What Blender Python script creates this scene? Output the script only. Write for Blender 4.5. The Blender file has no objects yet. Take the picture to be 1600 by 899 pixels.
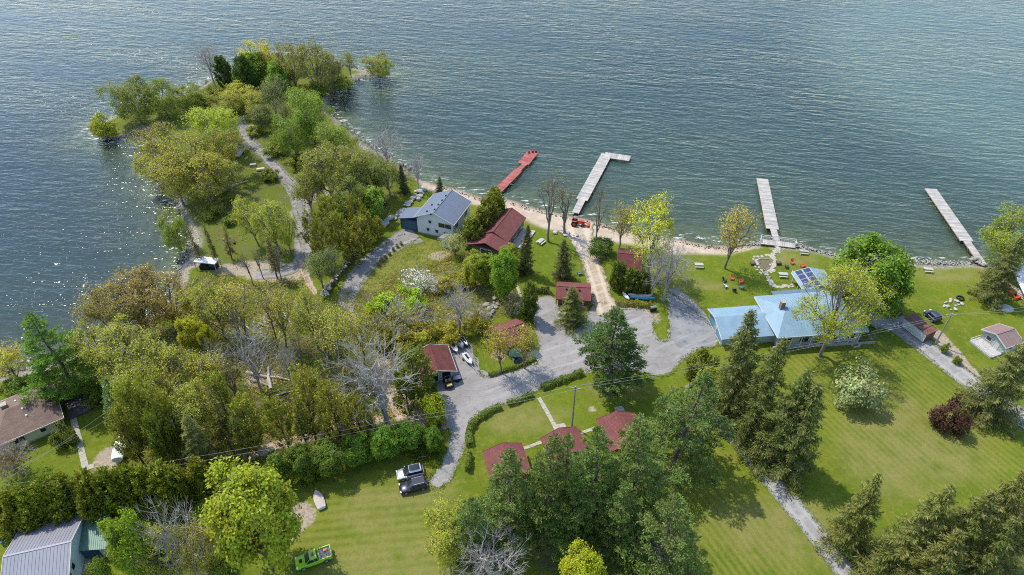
import bpy, math, random
import numpy as np
from mathutils import Vector
from mathutils.geometry import tessellate_polygon

# ------------------------------------------------------------------ camera, world, sun, exposure
scene = bpy.context.scene
C = bpy.context.collection
CAM_H, PITCH, FPX = 95.0, math.radians(40.0), 1067.0
cam_data = bpy.data.cameras.new('camera')
cam = bpy.data.objects.new('camera', cam_data); C.objects.link(cam)
cam.location = (0, 0, CAM_H)
cam.rotation_euler = (math.pi/2 - PITCH, 0, 0)
cam_data.sensor_width = 36.0
cam_data.lens = FPX/1600*36.0
cam_data.clip_end = 8000
scene.camera = cam

SUN_EL, SUN_DIR = math.radians(60), (-0.80, 0.60)          # the sun stands over the lake, to the left
world = bpy.data.worlds.new('World'); scene.world = world
world.use_nodes = True
wn = world.node_tree.nodes; wl = world.node_tree.links
sky = wn.new('ShaderNodeTexSky'); sky.sky_type = 'NISHITA'; sky.sun_disc = False
sky.sun_elevation = SUN_EL
sky.sun_rotation = math.atan2(SUN_DIR[0], SUN_DIR[1])
sky.air_density = 1.0; sky.dust_density = 0.7; sky.ozone_density = 1.0
wl.new(sky.outputs[0], wn['Background'].inputs[0])
wn['Background'].inputs[1].default_value = 0.15

sd = bpy.data.lights.new('sun', 'SUN'); sun = bpy.data.objects.new('sun', sd); C.objects.link(sun)
sd.energy = 2.2; sd.angle = math.radians(0.6); sd.color = (1.0, 0.95, 0.84)
_d = Vector((SUN_DIR[0]*math.cos(SUN_EL), SUN_DIR[1]*math.cos(SUN_EL), math.sin(SUN_EL)))
sun.rotation_euler = _d.to_track_quat('Z', 'Y').to_euler()
sun.location = (-60, 60, 200)

scene.view_settings.view_transform = 'Standard'
scene.view_settings.look = 'None'
scene.view_settings.exposure = 1.12
scene.view_settings.gamma = 1.0
scene.view_settings.use_curve_mapping = False
scene.render.engine = 'CYCLES'
scene.cycles.use_denoising = False
scene.cycles.pixel_filter_type = 'BLACKMAN_HARRIS'
scene.cycles.filter_width = 1.05
scene.cycles.max_bounces = 6
scene.cycles.transparent_max_bounces = 8
scene.cycles.sample_clamp_indirect = 4
scene.cycles.sample_clamp_direct = 12

# ------------------------------------------------------------------ pixels to places
SP, CP = math.sin(PITCH), math.cos(PITCH)
WATER_Z = -0.6
NADIR = 449.5 + FPX*math.tan(math.pi/2 - PITCH)
def P(px, py, z=0.0):
    u = (px-800)/FPX; v = (449.5-py)/FPX
    dx, dy, dz = u, CP + v*SP, -SP + v*CP
    t = (z-CAM_H)/dz
    return Vector((dx*t, dy*t, z))
def depth_of(y, z): return y*CP - (z-CAM_H)*SP
def height_at(y, ty):
    t = (449.5-ty)/FPX
    return CAM_H + (t*y*CP - y*SP)/(CP + t*SP)
def base_px(tx, ty, by):
    return 800 + (tx-800)*(NADIR-by)/(NADIR-ty)

# ------------------------------------------------------------------ object helpers
def tag(o, label=None, cat=None, group=None, kind=None):
    if label: o['label'] = label
    if cat: o['category'] = cat
    if group: o['group'] = group
    if kind: o['kind'] = kind
    return o
def thing(name, label, cat, loc=(0, 0, 0), rz=0.0, group=None):
    o = bpy.data.objects.new(name, None); C.objects.link(o)
    o.location = loc; o.rotation_euler = (0, 0, rz); o.empty_display_size = 0.3
    return tag(o, label, cat, group)
def link(name, me, parent=None, loc=None, rz=None):
    o = bpy.data.objects.new(name, me); C.objects.link(o)
    if parent: o.parent = parent
    if loc is not None: o.location = loc
    if rz is not None: o.rotation_euler = (0, 0, rz)
    return o
def npmesh(name, verts, faces, mat, attr=None, smooth=False, dom='FACE'):
    """verts (N,3) array, faces (M,k) array"""
    me = bpy.data.meshes.new(name)
    verts = np.asarray(verts, dtype=np.float32); faces = np.asarray(faces, dtype=np.int32)
    k = faces.shape[1]
    me.vertices.add(len(verts)); me.vertices.foreach_set('co', verts.ravel())
    me.loops.add(faces.size); me.loops.foreach_set('vertex_index', faces.ravel())
    me.polygons.add(len(faces)); me.polygons.foreach_set('loop_start', np.arange(0, faces.size, k, dtype=np.int32))
    if smooth: me.polygons.foreach_set('use_smooth', np.ones(len(faces), dtype=bool))
    me.update(calc_edges=True)
    if attr:
        for n, a in attr.items():
            at = me.attributes.new(n, 'FLOAT', dom); at.data.foreach_set('value', np.asarray(a, dtype=np.float32))
    if mat: me.materials.append(mat)
    return me

class MB:
    """collects shapes into one mesh"""
    def __init__(s): s.v = []; s.f = []
    def add(s, vs, fs):
        b = len(s.v); s.v += [tuple(x) for x in vs]; s.f += [tuple(i+b for i in f) for f in fs]; return s
    def box(s, c, size, rz=0.0, taper=1.0):
        x, y, z = size[0]/2, size[1]/2, size[2]/2; cr, sr = math.cos(rz), math.sin(rz)
        vs = []
        for dz, t in ((-z, 1), (z, taper)):
            for dx, dy in ((-x, -y), (x, -y), (x, y), (-x, y)):
                dx, dy = dx*t, dy*t
                vs.append((c[0]+dx*cr-dy*sr, c[1]+dx*sr+dy*cr, c[2]+dz))
        return s.add(vs, [(3, 2, 1, 0), (4, 5, 6, 7), (0, 1, 5, 4), (1, 2, 6, 5), (2, 3, 7, 6), (3, 0, 4, 7)])
    def bar(s, p, q, w, h=None):
        """rectangular bar from p to q"""
        p, q = Vector(p), Vector(q); h = h or w
        d = (q-p).normalized(); up = Vector((0, 0, 1)) if abs(d.z) < .95 else Vector((1, 0, 0))
        a = d.cross(up).normalized()*w/2; b = a.cross(d).normalized()*h/2
        vs = [p-a-b, p+a-b, p+a+b, p-a+b, q-a-b, q+a-b, q+a+b, q-a+b]
        return s.add(vs, [(3, 2, 1, 0), (4, 5, 6, 7), (0, 1, 5, 4), (1, 2, 6, 5), (2, 3, 7, 6), (3, 0, 4, 7)])
    def tube(s, pts, radii, n=6, caps=True):
        pts = [Vector(p) for p in pts]; rings = []
        for i, p in enumerate(pts):
            d = (pts[min(i+1, len(pts)-1)] - pts[max(i-1, 0)]).normalized()
            up = Vector((0, 0, 1)) if abs(d.z) < .9 else Vector((1, 0, 0))
            a = d.cross(up).normalized(); b = d.cross(a)
            r = radii[i] if hasattr(radii, '__len__') else radii
            rings.append([p + a*r*math.cos(2*math.pi*k/n) + b*r*math.sin(2*math.pi*k/n) for k in range(n)])
        vs = [q for r in rings for q in r]; fs = []
        for i in range(len(pts)-1):
            for k in range(n):
                k2 = (k+1) % n
                fs.append((i*n+k, i*n+k2, (i+1)*n+k2, (i+1)*n+k))
        if caps: fs += [tuple(range(n-1, -1, -1)), tuple((len(pts)-1)*n+k for k in range(n))]
        return s.add(vs, fs)
    def prism(s, poly, z0, z1):
        n = len(poly)
        vs = [(x, y, z0) for x, y in poly] + [(x, y, z1) for x, y in poly]
        return s.add(vs, [tuple(range(n-1, -1, -1)), tuple(range(n, 2*n))] + [(i, (i+1) % n, n+(i+1) % n, n+i) for i in range(n)])
    def slab(s, a, b, c, d, t):
        """a quad a,b,c,d (counter-clockwise seen from outside) with thickness t inward"""
        a, b, c, d = map(Vector, (a, b, c, d)); n = (b-a).cross(d-a).normalized()*t
        return s.add([a, b, c, d, a-n, b-n, c-n, d-n], [(0, 1, 2, 3), (7, 6, 5, 4), (0, 4, 5, 1), (1, 5, 6, 2), (2, 6, 7, 3), (3, 7, 4, 0)])
    def loft(s, rings, caps=True):
        n = len(rings[0]); vs = [q for r in rings for q in r]; fs = []
        for i in range(len(rings)-1):
            for k in range(n):
                k2 = (k+1) % n
                fs.append((i*n+k, i*n+k2, (i+1)*n+k2, (i+1)*n+k))
        if caps: fs += [tuple(range(n-1, -1, -1)), tuple((len(rings)-1)*n+k for k in range(n))]
        return s.add(vs, fs)
    def build(s, name, mat, parent=None, loc=None, rz=None, smooth=False):
        me = bpy.data.meshes.new(name); me.from_pydata(s.v, [], s.f)
        if smooth: me.polygons.foreach_set('use_smooth', [True]*len(s.f))
        me.update()
        if smooth: me.set_sharp_from_angle(angle=math.radians(38))
        if mat: me.materials.append(mat)
        return link(name, me, parent, loc, rz)

# ------------------------------------------------------------------ materials
def newmat(name):
    m = bpy.data.materials.new(name); m.use_nodes = True
    nt = m.node_tree; nt.nodes.clear()
    out = nt.nodes.new('ShaderNodeOutputMaterial')
    return m, nt, out
def N(nt, t, **kw):
    n = nt.nodes.new(t)
    for k, v in kw.items():
        if k in n.inputs.keys(): n.inputs[k].default_value = v
        else: setattr(n, k, v)
    return n
def mixc(nt, fac, a, b, mode='MIX'):
    n = nt.nodes.new('ShaderNodeMix'); n.data_type = 'RGBA'; n.blend_type = mode
    for sock, val in ((n.inputs[0], fac), (n.inputs[6], a), (n.inputs[7], b)):
        if isinstance(val, bpy.types.NodeSocket): nt.links.new(val, sock)
        elif isinstance(val, (tuple, list)): sock.default_value = (*val[:3], 1)
        else: sock.default_value = val
    return n.outputs[2]
def mth(nt, op, a, b=None, clamp=False):
    n = nt.nodes.new('ShaderNodeMath'); n.operation = op; n.use_clamp = clamp
    for i, val in enumerate((a, b)):
        if val is None: continue
        if isinstance(val, bpy.types.NodeSocket): nt.links.new(val, n.inputs[i])
        else: n.inputs[i].default_value = val
    return n.outputs[0]
def ramp(nt, x, lo, hi):
    n = nt.nodes.new('ShaderNodeMapRange'); nt.links.new(x, n.inputs[0])
    n.inputs[1].default_value = lo; n.inputs[2].default_value = hi; n.interpolation_type = 'SMOOTHSTEP'
    return n.outputs[0]
def coords(nt, kind='Object', scale=(1, 1, 1), rot=(0, 0, 0)):
    tc = nt.nodes.new('ShaderNodeTexCoord'); mp = nt.nodes.new('ShaderNodeMapping')
    mp.inputs['Scale'].default_value = scale; mp.inputs['Rotation'].default_value = rot
    nt.links.new(tc.outputs[kind], mp.inputs['Vector']); return mp.outputs[0]
def wcoords(nt, scale=(1, 1, 1), rot=(0, 0, 0)):
    g = nt.nodes.new('ShaderNodeNewGeometry'); mp = nt.nodes.new('ShaderNodeMapping'); mp.vector_type = 'TEXTURE'      # turn first, then stretch
    mp.inputs['Scale'].default_value = tuple(1/q for q in scale); mp.inputs['Rotation'].default_value = rot
    nt.links.new(g.outputs['Position'], mp.inputs['Vector']); return mp.outputs[0]
def noise(nt, vec, scale, detail=4, rough=.55, out=0):
    n = N(nt, 'ShaderNodeTexNoise', Scale=scale, Detail=detail, Roughness=rough)
    nt.links.new(vec, n.inputs['Vector']); return n.outputs[out]
def attr(nt, name):
    a = nt.nodes.new('ShaderNodeAttribute'); a.attribute_name = name; return a.outputs['Fac']
def bump(nt, h, strength=.3, dist=.05, normal=None):
    b = N(nt, 'ShaderNodeBump', Strength=strength, Distance=dist); nt.links.new(h, b.inputs['Height'])
    if normal is not None: nt.links.new(normal, b.inputs['Normal'])
    return b.outputs[0]
def princ(nt, out, col, rough=.7, metal=0.0, spec=.3, normal=None, **kw):
    p = nt.nodes.new('ShaderNodeBsdfPrincipled')
    for s, val in (('Base Color', col), ('Roughness', rough), ('Metallic', metal), ('Specular IOR Level', spec)):
        if isinstance(val, bpy.types.NodeSocket): nt.links.new(val, p.inputs[s])
        elif s == 'Base Color': p.inputs[s].default_value = (*val[:3], 1)
        else: p.inputs[s].default_value = val
    for k, v in kw.items(): p.inputs[k.replace('_', ' ')].default_value = v
    if normal is not None: nt.links.new(normal, p.inputs['Normal'])
    nt.links.new(p.outputs[0], out.inputs[0]); return p
MATS = {}
def plain(name, col, rough=.6, var=.25, scale=2.0, metal=0.0, spec=.3, bumps=0.0, detail=5):
    """painted / plain surface with mottled wear"""
    if name in MATS: return MATS[name]
    m, nt, out = newmat(name)
    v = coords(nt)
    n1 = noise(nt, v, scale, detail, .65); n2 = noise(nt, v, scale*7, 3)
    f = mth(nt, 'ADD', mth(nt, 'MULTIPLY', n1, .7), mth(nt, 'MULTIPLY', n2, .3))
    dark = tuple(c*(1-var) for c in col); lite = tuple(min(1, c*(1+var)) for c in col)
    c = mixc(nt, ramp(nt, f, .3, .7), dark, lite)
    nm = bump(nt, n2, bumps, .02) if bumps else None
    princ(nt, out, c, rough, metal, spec, nm)
    MATS[name] = m; return m

def leafmat(name, trans=.3, tip=None, lo=.5, hi=1.35, hue=.03):
    """foliage: the object's own colour, varied leaf by leaf"""
    m, nt, out = newmat(name)
    oi = nt.nodes.new('ShaderNodeObjectInfo')
    a = attr(nt, 'v')
    n = noise(nt, coords(nt), .55, 3)
    f = mth(nt, 'ADD', mth(nt, 'MULTIPLY', a, hi-lo), lo)
    hs = N(nt, 'ShaderNodeHueSaturation', Saturation=1.0)
    nt.links.new(oi.outputs['Color'], hs.inputs['Color'])
    nt.links.new(mth(nt, 'ADD', mth(nt, 'MULTIPLY', mth(nt, 'SUBTRACT', n, .5), hue*3), .5), hs.inputs['Hue'])
    g = mth(nt, 'MULTIPLY', f, mth(nt, 'ADD', mth(nt, 'MULTIPLY', n, .7), .65))
    nt.links.new(g, hs.inputs['Value'])
    c = hs.outputs[0]
    if tip:
        c = mixc(nt, ramp(nt, a, .72, .92), c, tip)
    d = nt.nodes.new('ShaderNodeBsdfDiffuse'); nt.links.new(c, d.inputs[0])
    t = nt.nodes.new('ShaderNodeBsdfTranslucent'); nt.links.new(mixc(nt, .5, c, (.9, 1, .3), 'MULTIPLY'), t.inputs[0])
    mx = nt.nodes.new('ShaderNodeMixShader'); mx.inputs[0].default_value = trans
    nt.links.new(d.outputs[0], mx.inputs[1]); nt.links.new(t.outputs[0], mx.inputs[2])
    gl = N(nt, 'ShaderNodeBsdfGlossy', Roughness=.45); gl.inputs[0].default_value = (1, 1, 1, 1)
    mx2 = nt.nodes.new('ShaderNodeMixShader'); mx2.inputs[0].default_value = .012
    nt.links.new(mx.outputs[0], mx2.inputs[1]); nt.links.new(gl.outputs[0], mx2.inputs[2])
    nt.links.new(mx2.outputs[0], out.inputs[0])
    return m
M_LEAF = leafmat('leaf', .42, lo=.65, hi=1.55); M_NEEDLE = leafmat('needle', .25, lo=.7, hi=1.9); M_SPRUCE = leafmat('spruce_needle', .22, tip=(.26, .22, .09), lo=.7, hi=1.7)
M_BARK = plain('bark', (.11, .085, .065), .95, .45, 3)
M_GREYBARK = plain('grey_bark', (.40, .365, .33), .95, .25, 3)
M_MIDBARK = plain('brown_grey_bark', (.21, .175, .14), .95, .3, 3)

def gravelmat(name, c1, c2, c3, tracks=False, scale=1.0):
    m, nt, out = newmat(name); v = wcoords(nt)
    n1 = noise(nt, v, .09*scale, 5, .6); n2 = noise(nt, v, 1.1*scale, 5, .7); n3 = noise(nt, v, 9, 3, .8)
    vs = wcoords(nt, (.10, .8, 1), (0, 0, .45)); n4 = noise(nt, vs, 1.0, 4, .6)
    c = mixc(nt, ramp(nt, n1, .35, .65), c1, c2)
    c = mixc(nt, ramp(nt, n2, .48, .74), c, c3)
    c = mixc(nt, mth(nt, 'MULTIPLY', ramp(nt, n4, .48, .70), .5), c, tuple(min(1, x*1.35) for x in c2))
    if tracks:
        u = attr(nt, 'u')
        w = mth(nt, 'ABSOLUTE', mth(nt, 'SUBTRACT', mth(nt, 'ABSOLUTE', u), .5))
        w = mth(nt, 'SUBTRACT', 1.0, ramp(nt, mth(nt, 'ADD', w, mth(nt, 'MULTIPLY', mth(nt, 'SUBTRACT', n2, .5), .35)), .08, .28))
        c = mixc(nt, mth(nt, 'MULTIPLY', w, .6), c, tuple(min(1, x*1.25) for x in c2))
        e = ramp(nt, mth(nt, 'ADD', mth(nt, 'ABSOLUTE', u), mth(nt, 'MULTIPLY', mth(nt, 'SUBTRACT', n2, .5), .7)), .78, 1.05)
        c = mixc(nt, e, c, (.10, .11, .035))
    g = mth(nt, 'ADD', mth(nt, 'MULTIPLY', n3, .45), .775)
    c = mixc(nt, 1.0, c, g, 'MULTIPLY')
    princ(nt, out, c, .95, 0, .15, bump(nt, n3, .5, .04))
    return m
M_GRAVEL = gravelmat('gravel', (.22, .205, .193), (.28, .265, .253), (.175, .16, .14))
M_TRACK = gravelmat('packed_gravel', (.235, .22, .207), (.28, .265, .252), (.19, .175, .157))
M_LANE = gravelmat('gravel_lane', (.185, .17, .158), (.245, .23, .22), (.14, .125, .10), True)
M_PALELANE = gravelmat('pale_lane', (.225, .212, .20), (.28, .268, .256), (.185, .17, .15), True)
M_DIRTLANE = gravelmat('dirt_lane', (.33, .26, .185), (.43, .36, .28), (.26, .20, .14), True)
M_ASPHALT = gravelmat('asphalt', (.17, .165, .165), (.24, .235, .235), (.12, .12, .12), False, .6)
M_WOODTRACK = gravelmat('earth_track', (.27, .20, .14), (.36, .28, .22), (.17, .13, .09), True)
M_CONC = plain('concrete', (.34, .31, .25), .9, .25, 3)
M_STONE = plain('limestone', (.27, .25, .22), .9, .3, 2, bumps=.3)
M_PALESTONE = plain('pale_stone', (.38, .36, .325), .9, .25, 2, bumps=.3)
# ------------------------------------------------------------------ the setting: land, lake, roads
def poly_sd(X, Y, poly):
    """signed distance, positive inside"""
    d2 = np.full(X.shape, 1e12); inside = np.zeros(X.shape, bool)
    n = len(poly)
    for i in range(n):
        ax, ay = poly[i]; bx, by = poly[(i+1) % n]
        ex, ey = bx-ax, by-ay; L = ex*ex+ey*ey+1e-9
        t = np.clip(((X-ax)*ex+(Y-ay)*ey)/L, 0, 1)
        d2 = np.minimum(d2, (X-ax-t*ex)**2+(Y-ay-t*ey)**2)
        if ay != by:
            c = ((ay > Y) != (by > Y)) & (X < ex*(Y-ay)/(by-ay)+ax)
            inside ^= c
    d = np.sqrt(d2)
    return np.where(inside, d, -d)
def sstep(x): x = np.clip(x, 0, 1); return x*x*(3-2*x)
def pxpoly(pts, z=0.0): return [tuple(P(a, b, z)[:2]) for a, b in pts]
_r = np.random.RandomState(3)
_ph = [( _r.uniform(.05, .5), _r.uniform(0, 6.28), _r.uniform(0, 6.28)) for _ in range(10)]
def wob(X, Y):
    s = np.zeros_like(X)
    for k, a, p in _ph: s += np.sin(k*(X*np.cos(a)+Y*np.sin(a))+p)
    return s/4.0

COAST = [(-330, 640), (-60, 600), (0, 586), (60, 568), (140, 545), (195, 520), (262, 482), (280, 420), (296, 392), (288, 352), (276, 322), (248, 292), (234, 255),
         (230, 228), (236, 208), (222, 205), (205, 212), (185, 216), (160, 217), (140, 208), (150, 196), (190, 178), (235, 160), (285, 148), (312, 137), (335, 122),
         (362, 112), (385, 92), (430, 84), (480, 84), (520, 96), (548, 106), (572, 110), (606, 114), (604, 122), (570, 121), (548, 127), (528, 140), (514, 158), (518, 180), (548, 206), (592, 236), (632, 262),
         (665, 282), (700, 292), (740, 302), (787, 310), (863, 329), (927, 343), (980, 357), (1053, 372), (1137, 383), (1190, 377), (1240, 384), (1300, 399), (1370, 406), (1440, 410), (1515, 413), (1600, 418), (1700, 432), (2000, 470)]
coast = pxpoly(COAST, WATER_Z)
land_poly = coast + [(1500, coast[-1][1]), (1500, -1200), (-1500, -1200), (-1500, coast[0][1])]
def axis(lo, hi, step, far):
    a = np.arange(lo, hi+step/2, step)
    out = []; x = step
    while a[-1]+x < far: out.append(a[-1]+x if not out else out[-1]+x); x *= 1.35
    ext = []; x = step
    cur = a[-1]
    while cur < far: x *= 1.35; cur += x; ext.append(cur)
    pre = []; x = step; cur = a[0]
    while cur > -far: x *= 1.35; cur -= x; pre.append(cur)
    return np.array(pre[::-1] + list(a) + ext)
gx = axis(-165, 165, .7, 1600); gy = axis(42, 262, .7, 1600)
X, Y = np.meshgrid(gx, gy)
SDW = poly_sd(X, Y, land_poly) + .5*wob(X*1.6, Y*1.6)*np.exp(-np.abs(0)*1)
BEACH = pxpoly([(640, 268), (700, 288), (800, 308), (930, 338), (1050, 366), (1140, 376), (1196, 372), (1196, 388), (1137, 399), (1060, 398), (1000, 390), (957, 380), (925, 384), (893, 366), (827, 349), (770, 330), (700, 306), (660, 300)])
sdb = poly_sd(X, Y, BEACH)
bank = np.where(sdb > -2, 5.0, 2.6)
Z = np.where(SDW > 0, WATER_Z - .02 + (-WATER_Z+.02)*sstep(SDW/bank), WATER_Z - .03 - 4.0*(1-np.exp(np.minimum(SDW, 0)/22.0)))
Z += np.where(SDW > 4, .0, 0) 
def mask(polypx, feather, wobble=1.0):
    s = poly_sd(X, Y, pxpoly(polypx)) + wob(X, Y)*wobble
    return sstep(s/feather+.5)
def blobs(lst, wobble=.6):
    m = np.zeros_like(X)
    for px, py, rx, ry in lst:
        c = P(px, py)
        d = np.hypot((X-c.x)/rx, (Y-c.y)/ry) + .18*wob(X*1.5, Y*1.5)*wobble
        m = np.maximum(m, 1-sstep((d-.45)/.75))
    return m
WOODS = [(130, 548), (200, 522), (262, 485), (285, 440), (330, 425), (400, 436), (470, 432), (500, 462), (545, 485), (565, 520), (640, 545), (668, 605), (690, 665), (600, 705), (450, 735), (330, 752), (190, 740), (175, 640), (140, 600)]
PENIN = [(236, 210), (150, 205), (300, 140), (380, 95), (480, 88), (560, 112), (516, 165), (560, 215), (650, 280), (640, 310), (560, 380), (500, 430), (300, 420), (290, 350), (240, 270)]
SCRUB = [(500, 470), (545, 445), (575, 470), (600, 440), (640, 420), (700, 400), (745, 400), (790, 440), (825, 470), (800, 492), (760, 500), (735, 525), (650, 545), (570, 530)]
MEADOW = [(545, 470), (565, 440), (600, 405), (640, 380), (690, 378), (720, 400), (680, 425), (620, 450), (580, 490)]
wood = np.maximum(mask(WOODS, 5, 1.6), .58*mask(PENIN, 5, 2.2)); scrub = mask(SCRUB, 5, 1.6)
wood = np.maximum(wood, .8*blobs([(560, 480, 6, 8), (760, 480, 7, 6), (790, 470, 5, 5), (300, 850, 7, 6), (340, 870, 6, 5), (920, 860, 14, 6), (860, 840, 10, 6), (1000, 870, 12, 8), (1490, 880, 14, 9), (1400, 870, 6, 6), (1560, 870, 10, 10), (1165, 645, 3, 3), (940, 395, 3, 4), (1010, 440, 4, 4), (780, 850, 7, 5)]))
dry = np.maximum(.75*mask(MEADOW, 5, 1.5), np.maximum(.8*mask([(500, 850), (690, 820), (760, 930), (480, 940)], 9, 1.5), .8*blobs([(1440, 690, 13, 9), (1400, 660, 9, 9), (1470, 720, 9, 5), (1380, 720, 8, 8), (580, 800, 6, 5), (650, 770, 6, 5), (1220, 830, 12, 7), (740, 640, 8, 3), (1090, 445, 9, 3), (1230, 405, 8, 3), (440, 345, 6, 6), (1480, 430, 8, 3), (400, 330, 5, 5), (820, 655, 10, 4), (960, 610, 7, 3), (1060, 470, 5, 3)])))
dirt = np.maximum(blobs([(465, 808, 3.5, 3), (455, 825, 2.4, 3.5), (440, 840, 2, 3), (170, 715, 3.2, 3.5), (185, 705, 2, 3), (390, 205, 3.5, 5), (395, 212, 3, 3), (360, 320, 5, 1.6), (375, 335, 4, 1.3), (400, 420, 14, 3.5), (430, 430, 9, 3), (925, 640, 1, 1), (690, 400, 3.5, 2.2), (1345, 525, 4, 1.4), (780, 555, 2.4, 2.2), (975, 495, 9, 5), (700, 590, 4, 4), (470, 330, 3, 6), (480, 310, 4, 4), (510, 350, 3, 4), (1475, 535, 2, 5), (1500, 560, 1.5, 6), (1520, 585, 1.5, 4), (1455, 520, 3, 2), (500, 300, 5, 3), (300, 410, 3, 3), (430, 496, 3.5, 2.5), (412, 592, 4, 2.5)]),
          .9*mask([(262, 480), (284, 420), (300, 392), (318, 400), (300, 425), (275, 490)], 3))
trk = [(262, 485), (290, 420), (310, 395), (330, 410)]
shadebare = .0
sand = sstep((sdb+.2+.8*wob(X*1.3, Y*1.3))/1.6)
shore = sstep((3.2-SDW+.8*wob(X*1.2, Y*1.2))/2.0)*(sdb < -1)
wet = sstep((2.4-SDW)/2.2)
mow = np.maximum(np.maximum(mask([(1090, 690), (1150, 720), (1270, 910), (1000, 940)], 6), mask([(1210, 560), (1360, 520), (1600, 680), (1600, 760), (1330, 740), (1290, 690)], 10)), 0)
mow2 = mask([(480, 750), (700, 740), (700, 900), (400, 910)], 8)
lush = np.maximum(mask([(720, 690), (745, 650), (860, 600), (1010, 585), (1040, 640), (1000, 700), (760, 760)], 4), np.maximum(mask([(800, 375), (830, 345), (890, 372), (930, 445), (860, 452), (805, 445)], 4), mask([(1050, 400), (1190, 395), (1270, 405), (1230, 450), (1170, 470), (1100, 482), (1055, 450)], 6)))
ny, nx = X.shape
idx = np.arange(nx*ny).reshape(ny, nx)
faces = np.stack([idx[:-1, :-1], idx[:-1, 1:], idx[1:, 1:], idx[1:, :-1]], -1).reshape(-1, 4)

m, nt, out = newmat('ground')
v = wcoords(nt)
nA = noise(nt, v, .035, 5, .6); nB = noise(nt, v, .28, 5, .65); nC = noise(nt, v, 1.9, 5, .7); nD = noise(nt, v, 7.5, 3, .75)
g = mixc(nt, ramp(nt, nA, .35, .68), (.086, .126, .009), (.138, .168, .013))
g = mixc(nt, mth(nt, 'MULTIPLY', attr(nt, 'lush'), .5), g, (.095, .142, .008))
g = mixc(nt, mth(nt, 'MULTIPLY', ramp(nt, nB, .45, .75), .7), g, (.168, .166, .024))
g = mixc(nt, mth(nt, 'MULTIPLY', ramp(nt, nC, .48, .70), .65), g, (.058, .090, .007))
ws = N(nt, 'ShaderNodeTexWave', Scale=.28, Distortion=1.2, Detail=2); ws.inputs['Detail Scale'].default_value = .3
nt.links.new(wcoords(nt, (1, 1, 1), (0, 0, math.radians(25))), ws.inputs['Vector'])
ws2 = N(nt, 'ShaderNodeTexWave', Scale=.22, Distortion=1.5, Detail=2); ws2.inputs['Detail Scale'].default_value = .3
nt.links.new(wcoords(nt, (1, 1, 1), (0, 0, math.radians(-84))), ws2.inputs['Vector'])
both = mth(nt, 'ADD', mth(nt, 'MULTIPLY', ws.outputs['Fac'], attr(nt, 'mow')), mth(nt, 'MULTIPLY', ws2.outputs['Fac'], attr(nt, 'mow2')))
stripe = mth(nt, 'MULTIPLY', both, ramp(nt, nB, .2, .5))
g = mixc(nt, mth(nt, 'MULTIPLY', stripe, .62), g, (.19, .19, .04))
nst = noise(nt, wcoords(nt, (.25, 1.6, 1), (0, 0, math.radians(-62))), 1.0, 4, .6)
g = mixc(nt, mth(nt, 'MULTIPLY', ramp(nt, nst, .5, .75), .28), g, (.135, .145, .028))
nE = noise(nt, v, .75, 4, .7)
g = mixc(nt, mth(nt, 'MULTIPLY', ramp(nt, nE, .50, .68), .55), g, (.195, .185, .035))
g = mixc(nt, mth(nt, 'MULTIPLY', ramp(nt, noise(nt, v, 3.2, 2, .5), .70, .78), .55), g, (.30, .27, .10))
df = mth(nt, 'MULTIPLY', attr(nt, 'dry'), ramp(nt, mth(nt, 'ADD', mth(nt, 'MULTIPLY', nB, .55), mth(nt, 'MULTIPLY', nC, .45)), .32, .62))
g = mixc(nt, df, g, mixc(nt, ramp(nt, nC, .35, .7), (.235, .205, .07), (.165, .155, .05)))
wf = mixc(nt, ramp(nt, nC, .38, .62), (.085, .078, .034), (.145, .125, .065))
wf = mixc(nt, ramp(nt, nB, .38, .58), wf, (.085, .110, .016))
wf = mixc(nt, ramp(nt, nD, .55, .75), wf, (.045, .045, .02))
g = mixc(nt, ramp(nt, mth(nt, 'ADD', mth(nt, 'MULTIPLY', attr(nt, 'wood'), 1.0), mth(nt, 'MULTIPLY', mth(nt, 'SUBTRACT', nC, .5), .9)), .35, .75), g, wf)
sf = mixc(nt, ramp(nt, nC, .4, .6), (.115, .115, .03), (.20, .165, .08))
sf = mixc(nt, ramp(nt, nB, .48, .6), sf, (.09, .115, .016))
g = mixc(nt, ramp(nt, mth(nt, 'ADD', attr(nt, 'scrub'), mth(nt, 'MULTIPLY', mth(nt, 'SUBTRACT', nC, .5), .9)), .4, .8), g, sf)
dcol = mixc(nt, ramp(nt, nC, .35, .65), (.26, .20, .13), (.36, .31, .25))
g = mixc(nt, ramp(nt, mth(nt, 'ADD', attr(nt, 'dirt'), mth(nt, 'MULTIPLY', mth(nt, 'SUBTRACT', nC, .5), 1.1)), .35, .85), g, dcol)
scol = mixc(nt, ramp(nt, nB, .35, .65), (.38, .295, .215), (.47, .385, .30)); scol = mixc(nt, ramp(nt, nC, .55, .72), scol, (.27, .20, .135))
sh = mixc(nt, ramp(nt, nC, .4, .6), (.17, .145, .11), (.36, .33, .28))
g = mixc(nt, attr(nt, 'shore'), g, sh)
g = mixc(nt, attr(nt, 'sand'), g, scol)
g = mixc(nt, mth(nt, 'MULTIPLY', attr(nt, 'wet'), .75), g, (.12, .105, .075))
under = attr(nt, 'under')
bed = mixc(nt, ramp(nt, nB, .4, .62), (.23, .20, .13), (.12, .12, .075)); bed = mixc(nt, ramp(nt, nC, .55, .7), bed, (.06, .065, .045))
g = mixc(nt, under, g, bed)
g = mixc(nt, 1.0, g, mth(nt, 'ADD', mth(nt, 'MULTIPLY', nD, .8), .6), 'MULTIPLY')
hgt = mth(nt, 'ADD', nD, mth(nt, 'MULTIPLY', nC, 1.2))
princ(nt, out, g, .95, 0, .1, bump(nt, hgt, .55, .12))
M_GROUND = m
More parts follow.
